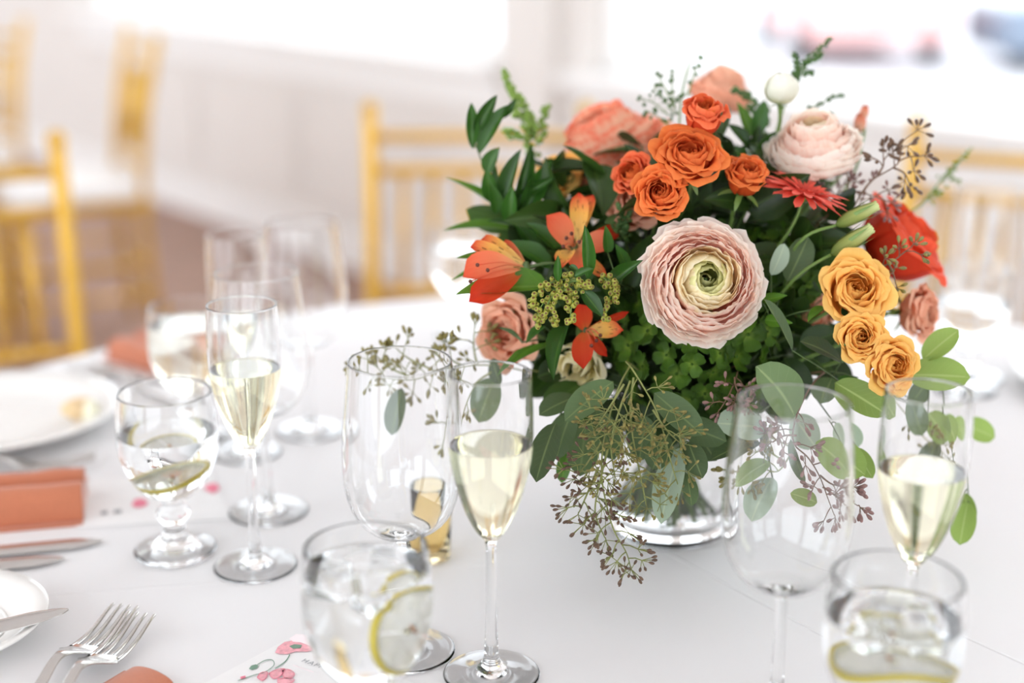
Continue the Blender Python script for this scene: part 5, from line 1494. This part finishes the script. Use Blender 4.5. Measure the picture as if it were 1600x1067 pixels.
branch('green_leaves', 'dark leaves hanging between the yellow trio and the hydrangea', 'foliage', [(1290, 600, 1.08), (1250, 560, 1.09), (1220, 540, 1.1)],
       [(1250, 540, 1.07, 1310, 520, 1.06, 44, 'euc', 'fill', 0.2), (1240, 550, 1.08, 1300, 575, 1.07, 50, 'euc', 'fill', 0.3), (1225, 560, 1.07, 1262, 625, 1.06, 48, 'euc', 'fill', 0.2), (1200, 560, 1.06, 1205, 640, 1.05, 46, 'euc', 'fill', 0.1), (1260, 510, 1.09, 1330, 555, 1.09, 50, 'euc', 'fill', 0.1), (1240, 520, 1.1, 1290, 460, 1.1, 54, 'euc', 'fill', 0.3), (1270, 560, 1.09, 1330, 600, 1.09, 46, 'euc', 'fill', 0.2), (1180, 590, 1.08, 1240, 660, 1.08, 52, 'euc', 'fill', 0.2)])
branch('green_leaves', 'dark leaves hanging under the cream lisianthus by the vase', 'foliage', [(880, 640, 1.08), (920, 600, 1.09), (960, 570, 1.1)],
       [(910, 600, 1.07, 850, 640, 1.06, 46, 'euc', 'fill', 0.2), (930, 620, 1.07, 900, 690, 1.06, 50, 'euc', 'fill', 0.3), (960, 620, 1.07, 950, 700, 1.06, 52, 'euc', 'fill', 0.2), (990, 620, 1.07, 1010, 700, 1.06, 52, 'euc', 'fill', 0.1), (900, 570, 1.08, 840, 590, 1.08, 44, 'euc', 'fill', 0.1), (1030, 620, 1.06, 1050, 700, 1.06, 54, 'euc', 'fill', 0.3), (1080, 630, 1.06, 1110, 700, 1.06, 54, 'euc', 'fill', 0.2), (1120, 640, 1.07, 1160, 700, 1.06, 50, 'euc', 'fill', 0.2)])

branch('green_leaves', 'green leaves filling in between the vermilion bud and the blush ranunculus', 'foliage', [(1165, 165, 1.14), (1175, 210, 1.13), (1180, 270, 1.12)],
       [(1172, 215, 1.13, 1150, 160, 1.13, 20, 'als', 'alsl', 0.2), (1180, 215, 1.13, 1192, 158, 1.13, 26, 'rus', 'rus', 0.2), (1172, 235, 1.12, 1135, 195, 1.12, 24, 'rus', 'rus', 0.3), (1185, 250, 1.11, 1215, 205, 1.11, 24, 'rus', 'rus', 0.1), (1178, 262, 1.11, 1140, 232, 1.1, 28, 'rus', 'rus', 0.2), (1170, 260, 1.12, 1185, 195, 1.12, 26, 'als', 'fill', 0.4)])
branch('green_leaves', 'green leaves behind the darker orange spray rose', 'foliage', [(985, 225, 1.15), (980, 270, 1.13)],
       [(1000, 262, 1.1, 975, 225, 1.1, 22, 'rus', 'fill', 0.2), (960, 300, 1.11, 935, 265, 1.11, 26, 'rus', 'fill', 0.2)])

# dark leafy filler inside the bouquet
for k in range(48):
    rr = random.Random(900 + k)
    a = k * 2.39996
    f = (k + 0.5) / 48
    ctr = Vector((VX + 0.004, VY + 0.008, TZ + 0.222))
    ca = 1 - 1.75 * f
    sa = math.sqrt(max(0, 1 - ca * ca))
    d = Vector((sa * math.cos(a), sa * math.sin(a), ca))
    tip = ctr + Vector((d.x * 0.132, d.y * 0.078, d.z * 0.100))
    root = NECK.lerp(tip, 0.35)
    e = empty('filler_branch', 'dark leafy filler branch deep inside the bouquet', 'foliage', Matrix.Translation(root), 'dark filler branches inside the bouquet')
    path = smoothpts([tip, root.lerp(tip, 0.5) + Vector((0, 0, 0.01)), root], 5)
    m = local_tube(e, path + [NECK.lerp(root, 0.35) + Vector((0, 0, 0.012))], 0.0006, 0.0013, 6); put('stem', m.mesh('stem'), MT['stemd'], e)
    for q in range(10):
        p = path[min(len(path) - 1, int(q / 9 * (len(path) - 1)))]
        w = (d * rr.uniform(0.2, 0.9) + Vector((rr.gauss(0, 1), rr.gauss(0, 1), rr.gauss(0, 0.8))).normalized()).normalized()
        L = rr.uniform(0.036, 0.056)
        leaf(e, p, p + w * L, L * rr.uniform(0.42, 0.6), 'euc' if k % 2 else 'als', 'fill', rr.uniform(-0.5, 0.5), 0.5, face=(d + Vector((rr.gauss(0, 0.4), rr.gauss(0, 0.4), rr.gauss(0, 0.4)))).normalized())
